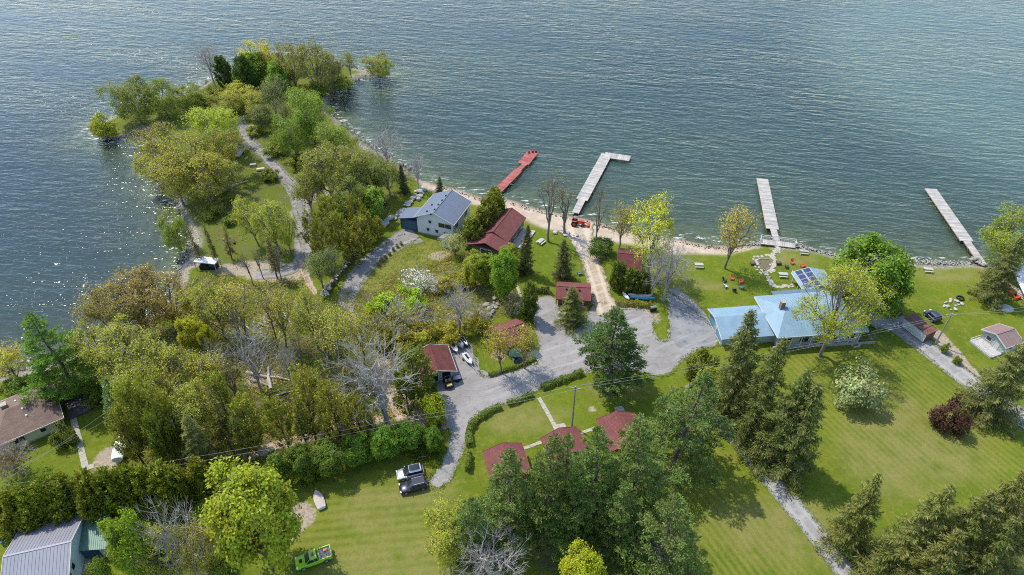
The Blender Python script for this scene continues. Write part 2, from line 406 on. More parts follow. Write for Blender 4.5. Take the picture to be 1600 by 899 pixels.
me = npmesh('ground', np.stack([X, Y, Z], -1).reshape(-1, 3), faces, M_GROUND, dict(wood=wood.ravel(), scrub=scrub.ravel(), dry=dry.ravel(), dirt=dirt.ravel(), sand=sand.ravel(), shore=shore.ravel(), wet=wet.ravel(), mow=mow.ravel(), mow2=mow2.ravel(), lush=lush.ravel(), under=sstep(-SDW/.6).ravel()), True, 'POINT')
tag(link('ground', me), kind='structure')

# lake
wx = axis(-260, 260, 1.5, 3500); wy = axis(60, 330, 1.5, 3500)
WX, WY = np.meshgrid(wx, wy)
wsd = -poly_sd(WX, WY, land_poly)
cloud_light = np.zeros_like(WX)  # paler patch painted into the water colour where cloud shadow and reflection change
c = P(1640, 120, WATER_Z); cloud_light = np.maximum(cloud_light, 1-sstep((np.hypot((WX-c.x)/75, (WY-c.y)/95)-.75)/.5))
green = np.exp(-np.maximum(wsd, 0)/45)*np.clip(.25+(WX+60)/110, .25, 1)
n2, n1_ = WX.shape; idx = np.arange(n1_*n2).reshape(n2, n1_)
wf_ = np.stack([idx[:-1, :-1], idx[:-1, 1:], idx[1:, 1:], idx[1:, :-1]], -1).reshape(-1, 4)
keep = (wsd.ravel()[wf_] > -6).any(1)
m, nt, out = newmat('lake_water')
dep = attr(nt, 'depth'); grn = attr(nt, 'green')
pat = noise(nt, wcoords(nt, (.5, 1, 1), (0, 0, -.3)), .012, 3, .5)
body = mixc(nt, mth(nt, 'ADD', grn, mth(nt, 'MULTIPLY', mth(nt, 'SUBTRACT', pat, .5), .9), True), (.013, .034, .037), (.062, .096, .062))
body = mixc(nt, mth(nt, 'MULTIPLY', attr(nt, 'cloud_light'), .6), body, (.075, .125, .105))
# waves: wind-driven crests lying across the bay, with ripples on their backs
def wave(sx, sy, ang, sc, det, rough):
    return noise(nt, wcoords(nt, (sx, sy, 1), (0, 0, math.radians(ang))), sc, det, rough)
w1 = wave(.09, .34, -14, 1.0, 3, .55); w2 = wave(.24, .80, -6, 1.0, 3, .55); w3 = wave(.9, 2.0, 14, 1.0, 2, .5); w0 = wave(.012, .04, -12, 1.0, 3, .55)
gust = ramp(nt, w0, .25, .75)
h = mth(nt, 'ADD', mth(nt, 'MULTIPLY', w1, .85), mth(nt, 'ADD', mth(nt, 'MULTIPLY', w2, .74), mth(nt, 'MULTIPLY', w3, .17)))
b = N(nt, 'ShaderNodeBump', Distance=1.0); nt.links.new(h, b.inputs['Height'])
nt.links.new(mth(nt, 'ADD', mth(nt, 'MULTIPLY', gust, .30), .36), b.inputs['Strength'])
gl = N(nt, 'ShaderNodeBsdfGlossy', Roughness=.17, distribution='BECKMANN'); gl.inputs[0].default_value = (.88, .90, .90, 1); nt.links.new(b.outputs[0], gl.inputs['Normal'])
df_ = nt.nodes.new('ShaderNodeBsdfDiffuse'); nt.links.new(body, df_.inputs[0]); nt.links.new(b.outputs[0], df_.inputs['Normal'])
tr = nt.nodes.new('ShaderNodeBsdfTransparent'); tr.inputs[0].default_value = (.72, .86, .76, 1)
mx = nt.nodes.new('ShaderNodeMixShader'); nt.links.new(dep, mx.inputs[0]); nt.links.new(tr.outputs[0], mx.inputs[1]); nt.links.new(df_.outputs[0], mx.inputs[2])
fr = N(nt, 'ShaderNodeFresnel', IOR=1.33); nt.links.new(b.outputs[0], fr.inputs['Normal'])
mx2 = nt.nodes.new('ShaderNodeMixShader'); nt.links.new(fr.outputs[0], mx2.inputs[0]); nt.links.new(mx.outputs[0], mx2.inputs[1]); nt.links.new(gl.outputs[0], mx2.inputs[2])
# foam where small waves break on the shore
foam = mth(nt, 'MULTIPLY', attr(nt, 'foam'), ramp(nt, wave(.35, 1.3, 5, 1.0, 5, .7), .56, .64))
fd = nt.nodes.new('ShaderNodeBsdfDiffuse'); fd.inputs[0].default_value = (.8, .8, .78, 1)
mx3 = nt.nodes.new('ShaderNodeMixShader'); nt.links.new(foam, mx3.inputs[0]); nt.links.new(mx2.outputs[0], mx3.inputs[1]); nt.links.new(fd.outputs[0], mx3.inputs[2])
nt.links.new(mx3.outputs[0], out.inputs[0])
depth_a = 1-np.exp(-np.maximum(wsd, 0)/15.0)
foam_a = np.exp(-((wsd-1.0)/1.6)**2)*.9
me = npmesh('lake', np.stack([WX, WY, np.full_like(WX, WATER_Z)], -1).reshape(-1, 3), wf_[keep], m, dict(depth=depth_a.ravel(), green=green.ravel(), cloud_light=cloud_light.ravel(), foam=foam_a.ravel()), True, 'POINT')
tag(link('lake', me), kind='structure')

# roads and paths
_rr = random.Random(5)
def dense(pts, step):
    out = []
    for i in range(len(pts)):
        a = Vector((*pts[i][:2], 0)); b_ = Vector((*pts[(i+1) % len(pts)][:2], 0)); n = max(1, int((b_-a).length/step))
        for k in range(n): out.append(a.lerp(b_, k/n))
    return out
def smooth_closed(pts, it=2):
    for _ in range(it):
        q = []
        for i in range(len(pts)):
            a, b_ = pts[i], pts[(i+1) % len(pts)]
            q += [a.lerp(b_, .25), a.lerp(b_, .75)]
        pts = q
    return pts
def sheet(name, polypx, z, mat, jit=.25, smooth=2, step=.6, kind='structure'):
    pts = [P(a, b_) for a, b_ in polypx]
    pts = smooth_closed(pts, smooth) if smooth else pts
    pts = dense(pts, step)
    pts = [Vector((p.x+_rr.uniform(-jit, jit), p.y+_rr.uniform(-jit, jit), z)) for p in pts]
    tri = tessellate_polygon([pts])
    me = bpy.data.meshes.new(name); me.from_pydata([tuple(p) for p in pts], [], [tuple(t) for t in tri]); me.update()
    for p in me.polygons:
        if p.normal.z < 0: p.flip()
    me.materials.append(mat)
    return tag(link(name, me), kind=kind)
def spline(pts, step=1.0):
    pts = [Vector(p) for p in pts]; out = []
    for i in range(len(pts)-1):
        p0, p1, p2, p3 = pts[max(i-1, 0)], pts[i], pts[i+1], pts[min(i+2, len(pts)-1)]
        n = max(2, int((p2-p1).length/step))
        for k in range(n):
            t = k/n
            out.append(.5*((2*p1)+(p2-p0)*t+(2*p0-5*p1+4*p2-p3)*t*t+(3*p1-p0-3*p2+p3)*t**3))
    out.append(pts[-1]); return out
def ribbon(name, ptspx, widths, z, mat, jit=.2, kind='structure'):
    pts = spline([P(a, b_) for a, b_ in ptspx], .8); n = len(pts); V = []; U = []; F = []
    us = (-1, -.6, -.2, .2, .6, 1)
    for i, p in enumerate(pts):
        d = (pts[min(i+1, n-1)]-pts[max(i-1, 0)]).normalized(); s = Vector((-d.y, d.x, 0))
        t = i/(n-1)*(len(widths)-1); k = min(int(t), len(widths)-2); w = widths[k]+(widths[k+1]-widths[k])*(t-k)
        for u in us:
            j = _rr.uniform(-jit, jit) if abs(u) == 1 else 0
            q = p+s*(u*w/2+j); V.append((q.x, q.y, z)); U.append(u)
    for i in range(n-1):
        for k in range(5): F.append((i*6+k+1, i*6+k, (i+1)*6+k, (i+1)*6+k+1))
    me = npmesh(name, V, F, mat, dict(u=U), False, 'POINT')
    return tag(link(name, me), kind=kind)
YARD = [(690, 763), (676, 764), (671, 750), (686, 728), (699, 702), (706, 678), (694, 660), (690, 632), (678, 612), (694, 578), (692, 545), (700, 533), (728, 524), (740, 548), (754, 588), (800, 580), (838, 568), (842, 545), (833, 505), (830, 475), (840, 463), (866, 463), (872, 484), (888, 506), (912, 500), (924, 478), (948, 474),
        (966, 484), (1016, 486), (1022, 522), (1034, 533), (1046, 526), (1044, 470), (1050, 460), (1112, 510), (1124, 540), (1092, 545), (1066, 562), (1046, 587), (1012, 584), (984, 576), (915, 580), (850, 603), (812, 626), (770, 636), (738, 654), (730, 690), (716, 722), (706, 748)]
sheet('gravel_yard', YARD, .012, M_GRAVEL, .3, 1)
sheet('asphalt_lot', [(1041, 452), (1063, 451), (1112, 500), (1122, 537), (1085, 546), (1050, 540), (1046, 500)], .038, M_ASPHALT, .1, 1)
ribbon('dirt_lane', [(950, 492), (941, 465), (930, 430), (918, 395), (908, 372), (902, 352)], [5, 4.6, 4.6, 4.6, 5.5, 8], .042, M_DIRTLANE, .25)
ribbon('house_driveway', [(650, 366), (628, 375), (598, 394), (570, 418), (552, 445), (541, 470), (548, 492), (557, 514)], [8, 6, 5.2, 5, 5, 4, 2.4, 2], .026, M_LANE, .14)
ribbon('peninsula_lane', [(374, 180), (384, 212), (410, 240), (440, 273), (462, 300), (473, 340), (474, 382), (468, 412), (436, 426), (400, 430)], [2.5, 3.6, 3.6, 3.6, 3.8, 4.2, 4.6, 4.6, 4, 3.4], .026, M_LANE, .12)
ribbon('earth_path', [(474, 405), (476, 425), (484, 445), (494, 460)], [3, 2.4, 1.8, 1.2], .03, M_WOODTRACK, .3)
ribbon('neighbour_driveway', [(1345, 496), (1372, 496), (1405, 508), (1450, 545), (1510, 592), (1600, 655), (1720, 740)], [8, 6.5, 5, 4.8, 4.8, 4.8, 4.8], .026, M_PALELANE, .12)
ribbon('field_lane', [(1080, 600), (1105, 635), (1128, 660), (1155, 690), (1200, 745), (1260, 815), (1330, 905), (1400, 1000)], [2.6, 3.0, 3.3, 3.5, 3.6, 3.6, 3.6, 3.6], .026, M_PALELANE, .12)
ribbon('woods_track', [(594, 560), (606, 585), (620, 620), (634, 645), (660, 660), (700, 660)], [2.4, 3.6, 4.8, 5, 4, 4], .022, M_WOODTRACK, .4)
ribbon('hedge_path', [(380, 715), (430, 698), (480, 682), (530, 668), (600, 655)], [1.6, 2.2, 2.4, 2, 1.5], .022, M_WOODTRACK, .4)

_tz = [.0165]
def tracks(name, ptspx, gap=1.5, w=.42):
    _tz[0] += .004
    pts = spline([P(a, b_) for a, b_ in ptspx], .8); n = len(pts); V = []; F = []
    for q in (-1, 1):
        b0 = len(V)
        for i, p in enumerate(pts):
            d = (pts[min(i+1, n-1)]-pts[max(i-1, 0)]).normalized(); s = Vector((-d.y, d.x, 0)); ww = w*(.75+.5*abs(math.sin(i*.7+q)))*min(1, .25+min(i, n-1-i)*.12)
            for e in (-1, 1): c = p+s*(q*gap/2+e*ww/2+_rr.uniform(-.09, .09)); V.append((c.x, c.y, _tz[0]))
        F += [(b0+2*i, b0+2*i+2, b0+2*i+3, b0+2*i+1) for i in range(n-1)]
    me = bpy.data.meshes.new(name); me.from_pydata(V, [], F); me.update()
    for p in me.polygons:
        if p.normal.z < 0: p.flip()
    me.materials.append(M_TRACK); tag(link(name, me), kind='structure')
tracks('wheel_tracks', [(684, 752), (706, 712), (716, 676), (738, 642), (790, 618), (850, 590), (905, 558), (932, 520), (944, 490)])
tracks('wheel_tracks', [(722, 690), (722, 664), (752, 636), (810, 606), (868, 576), (880, 540), (866, 500), (856, 474)], 1.6, .5)
tracks('wheel_tracks', [(840, 588), (920, 566), (990, 560), (1040, 562), (1062, 552)], 1.5, .5)
tracks('wheel_tracks', [(705, 596), (722, 612), (760, 612), (820, 592)], 1.5, .4)
def slabs(name, ptspx, w, seg, z, mat, label=None):
    """a walk of separate concrete slabs"""
    pts = [P(a, b_) for a, b_ in ptspx]; root = bpy.data.objects.new(name, None); C.objects.link(root); root.location = pts[0]
    tag(root, kind='structure')
    for a, b_ in zip(pts, pts[1:]):
        L = (b_-a).length; n = max(1, round(L/seg)); d = (b_-a)/n; rz = math.atan2(d.y, d.x)
        for k in range(n):
            c = a+d*(k+.5)-pts[0]
            MB().box((0, 0, .03), (L/n-.05, w+_rr.uniform(-.05, .05), .07)).build('slab', mat, root, (c.x, c.y, _rr.uniform(0, .012)), rz+_rr.uniform(-.03, .03))
slabs('cabin_walk', [(842, 622), (857, 648), (870, 672)], .75, 1.5, 0, M_CONC)
slabs('side_walk', [(908, 677), (925, 671), (945, 664)], .65, 1.5, 0, M_CONC)
slabs('garden_walk', [(812, 703), (828, 698), (846, 691)], .6, 1.3, 0, M_CONC)
slabs('terrace_walk', [(113, 650), (124, 690), (134, 732), (147, 728)], 1.0, 1.6, 0, M_CONC)
slabs('shore_walk', [(803, 428), (808, 448), (819, 478)], .6, 1.4, 0, M_CONC)
# ------------------------------------------------------------------ trees: each kind is grown once or a few times, then copied
def unit(a): return a/(np.linalg.norm(a, axis=-1, keepdims=True)+1e-9)
def leaf_quads(c, nrm, size, rs, aspect=.62):
    n = len(c); t = unit(np.cross(nrm, rs.normal(size=(n, 3)))); b = np.cross(nrm, t); s = np.asarray(size).reshape(-1, 1)
    V = np.stack([c-t*s*.5, c-b*s*.5*aspect, c+t*s*.5, c+b*s*.5*aspect], 1).reshape(-1, 3)
    return V, np.arange(4*n).reshape(n, 4)
def blade_quads(p, d, ln, w, rs, face=None, rnd=.55):
    n = len(p); side = unit(np.cross(d, rs.normal(size=(n, 3)) if face is None else face+rs.normal(size=(n, 3))*rnd)); ln = np.asarray(ln).reshape(-1, 1); w = np.asarray(w).reshape(-1, 1)
    V = np.stack([p, p+d*ln*.5+side*w*.5, p+d*ln, p+d*ln*.5-side*w*.5], 1).reshape(-1, 3)
    return V, np.arange(4*n).reshape(n, 4)
def merge(parts):
    V = []; F = []; o = 0
    for v, f in parts: V.append(v); F.append(f+o); o += len(v)
    return np.concatenate(V), np.concatenate(F)
def tubes(branches, sides):
    """branches: list of (points (k,3), radii (k,)) -> quads"""
    out = []
    for pts, rad in branches:
        pts = np.asarray(pts, float); rad = np.asarray(rad, float); k = len(pts); n = sides if rad[0] > .06 else 3
        d = unit(np.gradient(pts, axis=0)); up = np.where(np.abs(d[:, 2:3]) < .9, np.array([[0, 0, 1.]]), np.array([[1., 0, 0]]))
        a = unit(np.cross(d, up)); b = np.cross(d, a); ang = np.arange(n)*2*np.pi/n
        V = pts[:, None]+rad[:, None, None]*(a[:, None]*np.cos(ang)[None, :, None]+b[:, None]*np.sin(ang)[None, :, None])
        i = np.arange(k-1)[:, None]*n; j = np.arange(n)[None]; j2 = (j+1) % n
        out.append((V.reshape(-1, 3), np.stack([i+j, i+j2, i+n+j2, i+n+j], -1).reshape(-1, 4)))
    return merge(out)
def curve(a, b, rs, sag=0.0, n=5, wig=.06):
    t = np.linspace(0, 1, n)[:, None]; L = np.linalg.norm(b-a)
    p = a+(b-a)*t; p = p+np.array([0, 0, 1.])*sag*L*(t*(1-t))*2; p[1:-1] += rs.normal(size=(n-2, 3))*wig*L*.5
    return p
def kmeans(p, k, rs, it=5):
    c = p[rs.choice(len(p), k, replace=False)]
    for _ in range(it):
        l = ((p[:, None]-c[None])**2).sum(-1).argmin(1)
        c = np.array([p[l == i].mean(0) if (l == i).any() else c[i] for i in range(k)])
    return l, c
def crown_points(n, R, z0, z1, rs, lobes=9, power=.45, flat=0.0, low=.0):
    d = unit(rs.normal(size=(n*3, 3))); L = unit(rs.normal(size=(lobes, 3))); amp = rs.uniform(.6, 1.0, lobes)
    dots = d@L.T; f = .62+.42*np.max(amp*np.clip((dots-.35)/.65, 0, 1)**.7, axis=1)
    r = rs.uniform(0, 1, len(d))**power*f
    p = d*r[:, None]; k = p[:, 2] > -.95+low
    p = p[k][:n]; p[:, :2] *= R; p[:, 2] = (z0+z1)/2+p[:, 2]*(z1-z0)/2
    return p
def lump_points(n, R, z0, z1, rs, lumps, lr):
    """points massed on the outer sides of rounded leaf masses"""
    d = unit(rs.normal(size=(lumps, 3))); L = unit(rs.normal(size=(8, 3))); amp = rs.uniform(.6, 1.0, 8)
    f = .66+.36*np.max(amp*np.clip((d@L.T-.3)/.7, 0, 1)**.7, axis=1); c = d*(rs.uniform(.25, 1, lumps)**.45*f*(1-lr*.7))[:, None]; c[:, 2] = np.maximum(c[:, 2], -.72)
    rad = lr*rs.uniform(.65, 1.35, lumps); i = rs.randint(0, lumps, n); dd = unit(rs.normal(size=(n, 3))+unit(c[i]+np.array([0, 0, .35]))*1.0)
    p = c[i]+dd*(rad[i]*rs.uniform(.35, 1, n)**.35)[:, None]; p[:, :2] *= R; p[:, 2] = (z0+z1)/2+p[:, 2]*(z1-z0)/2
    return p
def broadleaf(seed, H, R, base, npts, per, lsize, spread, twig=2, k1=6, k2=6, power=.42, trunk_r=None, stems=1, leafy_up=.5, droop=0.0, bark=None, sides=5, twl=.9, twr=.018, lumps=0, lr=.24):
    rs = np.random.RandomState(seed); pts = lump_points(npts, R, H*base, H, rs, lumps, lr) if lumps else crown_points(npts, R, H*base, H, rs, rs.randint(7, 11), power)
    tr = trunk_r or H*.021; br = []
    top = np.array([rs.normal()*.3, rs.normal()*.3, H*(.45+.1*rs.rand())])
    tp = curve(np.zeros(3), top, rs, 0, 6, .03); br.append((tp, np.linspace(tr, tr*.5, 6)))
    l1, c1 = kmeans(pts, k1, rs)
    for i in range(k1):
        sub = pts[l1 == i]
        if len(sub) < 4: continue
        hz = np.clip((c1[i][2]/H-.25)*.75, .12 if stems > 1 else .2, .95)*H*.62/ .62*.55/.55
        t = np.clip((hz/top[2])*.8, .25 if stems == 1 else .05, 1)*5; j = min(int(t), 4); st = tp[j]+(tp[j+1]-tp[j])*(t-j)
        limb = curve(st, c1[i], rs, .12, 7, .05); lr = tr*.55*min(1.2, .5+len(sub)/npts*4)
        br.append((limb, np.linspace(lr, lr*.35, 7)))
        kk = min(k2, max(2, len(sub)//5)); l2, c2 = kmeans(sub, kk, rs)
        for q in range(kk):
            s2 = sub[l2 == q]
            if not len(s2): continue
            a = limb[rs.randint(2, 7)]; bpath = curve(a, c2[q], rs, .1, 5, .06); br.append((bpath, np.linspace(lr*.38, lr*.14, 5)))
            for x in s2:
                a2 = bpath[rs.randint(2, 5)]; tw = curve(a2, x, rs, .08-droop, 3, .05); br.append((tw, np.array([lr*.15, lr*.1, .02])))
                out = unit(x-np.array([0, 0, H*.4]))
                for _ in range(twig):
                    dd = unit(out+rs.normal(size=3)*.55+np.array([0, 0, .25-droop*2])); e = x+dd*rs.uniform(.5, 1.1)*twl
                    br.append((np.array([x, (x+e)/2+rs.normal(size=3)*.04, e]), np.array([twr, twr*.8, twr*.4])))
    tv, tf = tubes(br, sides)
    tm = npmesh('trunk', tv, tf, bark or M_BARK)
    cm = None
    if per:
        n = per*len(pts); c = np.repeat(pts, per, 0); ctr = np.array([0, 0, H*(.35+base*.3)])
        off = rs.normal(size=(n, 3))*spread*np.array([1, 1, .75]); off[:, 2] -= droop*np.abs(rs.normal(size=n))*1.5
        c = c+off
        nr = unit(unit(c-ctr)*.9+rs.normal(size=(n, 3))*.5+np.array([0, 0, leafy_up]))
        V, F = leaf_quads(c, nr, lsize*rs.uniform(.6, 1.3, n), rs)
        clump = np.repeat(rs.uniform(-.22, .22, len(pts)), per)
        cm = npmesh('crown', V, F, M_LEAF, dict(v=np.clip(rs.uniform(.15, .85, n)+clump, 0, 1)))
    return tm, cm, H, R
def pine(seed, H, R):
    """tiers of flat boughs with sky between them, pointed leader"""
    rs = np.random.RandomState(seed); br = []; tp = curve(np.zeros(3), np.array([rs.normal()*.3, rs.normal()*.3, H*.985]), rs, 0, 9, .012)
    br.append((tp, np.linspace(H*.019, .03, 9))); P_, D_, L_, W_, A_ = [], [], [], [], []; z = H*.17
    while z < H*.975:
        f = z/H; prof = min(1.0, ((1.0-f)/.74)**.92)*(1.0 if f > .26 else .85)*rs.uniform(.8, 1.1); nb = rs.randint(5, 8) if f < .85 else 5; a0 = rs.rand()*6.28
        t = f*8/.985; j = min(int(t), 7); st = tp[j]+(tp[j+1]-tp[j])*(t-j)
        for k in range(nb):
            if rs.rand() < .10 and f < .8: continue
            a = a0+k*6.283/nb+rs.normal()*.2; ln = max(.3, R*prof*rs.uniform(.55, 1.22)); o = np.array([math.cos(a), math.sin(a), 0]); sd_ = np.array([-math.sin(a), math.cos(a), 0])
            rise = -.04+.75*max(0, f-.35)**1.2+rs.normal()*.05; u = np.linspace(0, 1, 6)[:, None]
            path = st+o*ln*u+np.array([0, 0, 1.])*ln*(rise*u+.10*u**2); br.append((path, np.linspace(.07*(1.15-f)+.018, .014, 6))); tone = rs.normal()*.08
            for q in range(max(3, int(ln*2.9))):
                uu = rs.uniform(.22, 1.0)**.8; i_ = min(int(uu*5), 4); x = path[i_]+(path[i_+1]-path[i_])*(uu*5-i_)
                sl = (rs.uniform(.35, .6)*ln*(1.08-uu)+.25)*rs.choice([-1, 1]); e = x+sd_*sl+o*abs(sl)*.7+np.array([0, 0, rs.uniform(-.02, .16)*abs(sl)]); br.append((np.array([x, (x+e)/2, e]), np.array([.018, .013, .008])))
                for w_ in np.arange(.25, 1.05, max(.18, .42/max(.4, abs(sl)))):
                    m_ = 10; c = x+(e-x)*w_; dd = unit((e-x)/(abs(sl)+1e-6)*.5+np.array([0, 0, .38])+rs.normal(size=(m_, 3))*.55)
                    P_.append(c+rs.normal(size=(m_, 3))*np.array([.13, .13, .05])); D_.append(dd); L_.append(rs.uniform(.30, .52, m_)); W_.append(rs.uniform(.10, .17, m_)); A_.append(np.clip(rs.uniform(.15, .7, m_)+tone+.15*(w_-.5), 0, 1))
        z += rs.uniform(.8, 1.45)*H/20*(1.0 if f < .8 else .65)
    V, F = blade_quads(np.concatenate(P_), np.concatenate(D_), np.concatenate(L_), np.concatenate(W_), rs, np.array([[0, 0, 1.]]), .35); tv, tf = tubes(br, 6)
    return npmesh('trunk', tv, tf, M_BARK), npmesh('crown', V, F, M_NEEDLE, dict(v=np.concatenate(A_))), H, R
def spruce(seed, H, R, dens=1.0, base=.05, thin=False):
    rs = np.random.RandomState(seed); br = [(np.stack([np.zeros(9), np.zeros(9), np.linspace(0, H, 9)], 1)+rs.normal(size=(9, 3))*.03, np.linspace(H*.016, .02, 9))]
    P_, D_, L_, W_, A_ = [], [], [], [], []; z = H*base
    while z < H*.985:
        f = z/H; prof = (1-f)**.74*(.9+.12*math.sin(z*3)); nb = rs.randint(5, 8) if not thin else rs.randint(2, 5); a0 = rs.rand()*6.28
        for k in range(nb):
            a = a0+k*6.283/nb+rs.normal()*.2; ln = max(.35, R*prof*rs.uniform(.55, 1.18)); o = np.array([math.cos(a), math.sin(a), 0]); sd_ = np.array([-math.sin(a), math.cos(a), 0])
            dr = .42*(1-f)-.25*f+rs.normal()*.07; st = np.array([0, 0, z])
            u = np.linspace(0, 1, 6)[:, None]; path = st+o*ln*u+np.array([0, 0, 1])*ln*(-dr*u*1.5+.55*dr*u**3+.05*u)
            br.append((path, np.linspace(.05*(1.2-f)+.012, .01, 6)))
            n_ = max(10, int(ln*30*dens)); uu = rs.uniform(.12, 1, n_)**.7; idx_ = np.minimum((uu*5).astype(int), 4); fr_ = (uu*5-idx_)[:, None]
            x = path[idx_]+(path[idx_+1]-path[idx_])*fr_
            lat = rs.normal(size=n_)*.12*ln*(1.15-uu*.75); x = x+sd_*lat[:, None]
            hang = rs.rand(n_) < .55
            d_ = np.where(hang[:, None], np.array([0, 0, -1.])+o*.25+rs.normal(size=(n_, 3))*.25, o*.8+sd_*np.sign(lat)[:, None]*.75+np.array([0, 0, -.05])+rs.normal(size=(n_, 3))*.25)
            P_.append(x); D_.append(unit(d_)); L_.append(np.where(hang, rs.uniform(.35, .8, n_), rs.uniform(.32, .68, n_))); W_.append(rs.uniform(.065, .13, n_))
            A_.append(np.clip(np.where(rs.rand(n_) < .16*(uu > .6)+.05, rs.uniform(.75, 1, n_), rs.uniform(.1, .66, n_)), 0, 1))
        z += rs.uniform(.40, .66)*H/18*(1.2 if thin else 1)
    pp_ = np.concatenate(P_); fo = unit(pp_*np.array([1, 1, 0]))*.8+np.array([0, 0, .8]); V, F = blade_quads(np.concatenate(P_), np.concatenate(D_), np.concatenate(L_), np.concatenate(W_), rs, fo, .45); tv, tf = tubes(br, 6)
    return npmesh('trunk', tv, tf, M_BARK), npmesh('crown', V, F, M_SPRUCE, dict(v=np.concatenate(A_))), H, R
def cedar(seed, H, R, plumes=120, per=60, loose=.0):
    """plumes of upright sprays massed on a tapering, uneven column"""
    rs = np.random.RandomState(seed); f = rs.uniform(.02, 1, plumes)**1.1; a = rs.uniform(0, 6.283, plumes)
    prof = np.sqrt(np.clip(1-f**2.2, 0, 1))*(.62+.38*np.minimum(1, f*5)); ph = rs.uniform(0, 6.28, 4)
    lob = 1+.16*np.sin(2*a+ph[0]+f*5)+.12*np.sin(3*a+ph[1]-f*9); rad = R*prof*lob*rs.uniform(.45, 1.0, plumes)**.6
    c = np.stack([np.cos(a)*rad, np.sin(a)*rad, H*(.05+.15*loose+(.9-.15*loose)*f)], 1); o = np.stack([np.cos(a), np.sin(a), np.zeros(plumes)], 1)
    br = [(np.stack([np.zeros(6), np.zeros(6), np.linspace(0, H*.95, 6)], 1), np.linspace(H*.02, .02, 6))]
    for q in range(plumes):
        s_ = np.array([0, 0, max(.1, c[q][2]-rad[q]*.8)]); br.append((curve(s_, c[q], rs, -.05, 4, .04), np.linspace(.035, .012, 4)))
    n = plumes*per; cc = np.repeat(c, per, 0); oo = np.repeat(o, per, 0); sz = np.repeat(rs.uniform(.7, 1.3, plumes), per)[:, None]
    ax = unit(oo*.45+np.array([0, 0, 1.])); t = rs.uniform(-.75, .75, n)[:, None]
    p = cc+ax*t*sz*(.8+.35*loose)+rs.normal(size=(n, 3))*.22*sz*(1-np.abs(t)*.6)
    d = unit(ax*.8+oo*.4+rs.normal(size=(n, 3))*.5)
    V, F = blade_quads(p, d, rs.uniform(.22, .46, n), rs.uniform(.12, .24, n), rs, unit(p-cc)*.6+oo*.8+np.array([0, 0, .5]), .45); tv, tf = tubes(br, 5)
    return npmesh('trunk', tv, tf, M_BARK), npmesh('crown', V, F, M_NEEDLE, dict(v=np.clip(rs.uniform(.15, .75, n)+np.repeat(rs.uniform(-.2, .2, plumes), per), 0, 1))), H, R*1.1

PROTO = {
 'maple': [broadleaf(11+i, 12, 5.6, .06, 760, 24, .38, .34, 1, 8, 7, .40, lumps=54, lr=.25) for i in range(3)],
 'spring': [broadleaf(21+i, 13, 5.2, .18, 430, 15, .26, .34, 2, 7, 7, .55, bark=M_MIDBARK, lumps=40, lr=.27) for i in range(3)],
 'sparse': [broadleaf(31+i, 13, 4.8, .25, 240, 13, .27, .42, 2, 6, 6, .6, bark=M_MIDBARK) for i in range(2)],
 'bigash': [broadleaf(36, 17, 8.0, .24, 520, 17, .27, .42, 2, 8, 7, .6, bark=M_MIDBARK, lumps=46, lr=.22, trunk_r=.36)],
 'willow': [broadleaf(41+i, 11, 5.4, .08, 520, 24, .25, .36, 1, 8, 7, .48, droop=.10, lumps=42, lr=.26, bark=M_MIDBARK) for i in range(2)],
 'bare': [broadleaf(51+i, 12, 4.8, .18, 230, 0, .2, .4, 4, 7, 6, .62, bark=M_GREYBARK, trunk_r=.30, twl=1.2, twr=.018) for i in range(2)],
 'slim': [broadleaf(61+i, 14, 3.0, .38, 90, 2, .22, .4, 3, 5, 4, .6, trunk_r=.26, bark=M_MIDBARK) for i in range(2)],
 'pine': [pine(71+i, 20, 6.2) for i in range(3)],
 'spruce': [spruce(81+i, 18, 5.0, 1.35) for i in range(3)],
 'thinfir': [spruce(91+i, 11, 1.9, 1.0, .25, True) for i in range(2)],
 'cedar': [cedar(101+i, 8, 2.0) for i in range(4)],
 'tallcedar': [cedar(141+i, 11, 2.6, 88, 52, 1.0) for i in range(4)],
 'bush': [broadleaf(111+i, 3.2, 2.3, -.05, 190, 24, .24, .22, 2, 6, 5, .45, trunk_r=.07, stems=3, twl=.5, lumps=20, lr=.34) for i in range(4)],
 'twigbush': [broadleaf(121+i, 3.6, 2.6, .0, 150, 5, .24, .32, 6, 7, 5, .5, trunk_r=.08, stems=3, bark=M_GREYBARK, twl=.7, twr=.014) for i in range(2)],
}
TREE_N = {}
WIDE = dict(maple=1.04, spring=1.18, sparse=1.2, willow=1.2, bare=1.15, slim=1.3, pine=1.28, spruce=1.18, cedar=1.15, tallcedar=1.12, bush=1.15, twigbush=1.1, thinfir=1.1)
LIT = 2.15
def lit(col): return tuple((LIT*col[0], LIT*col[1], LIT*col[2]*.62))
SHORT = dict(maple=.93, willow=.93, spring=.95, bush=.92, sparse=.97)
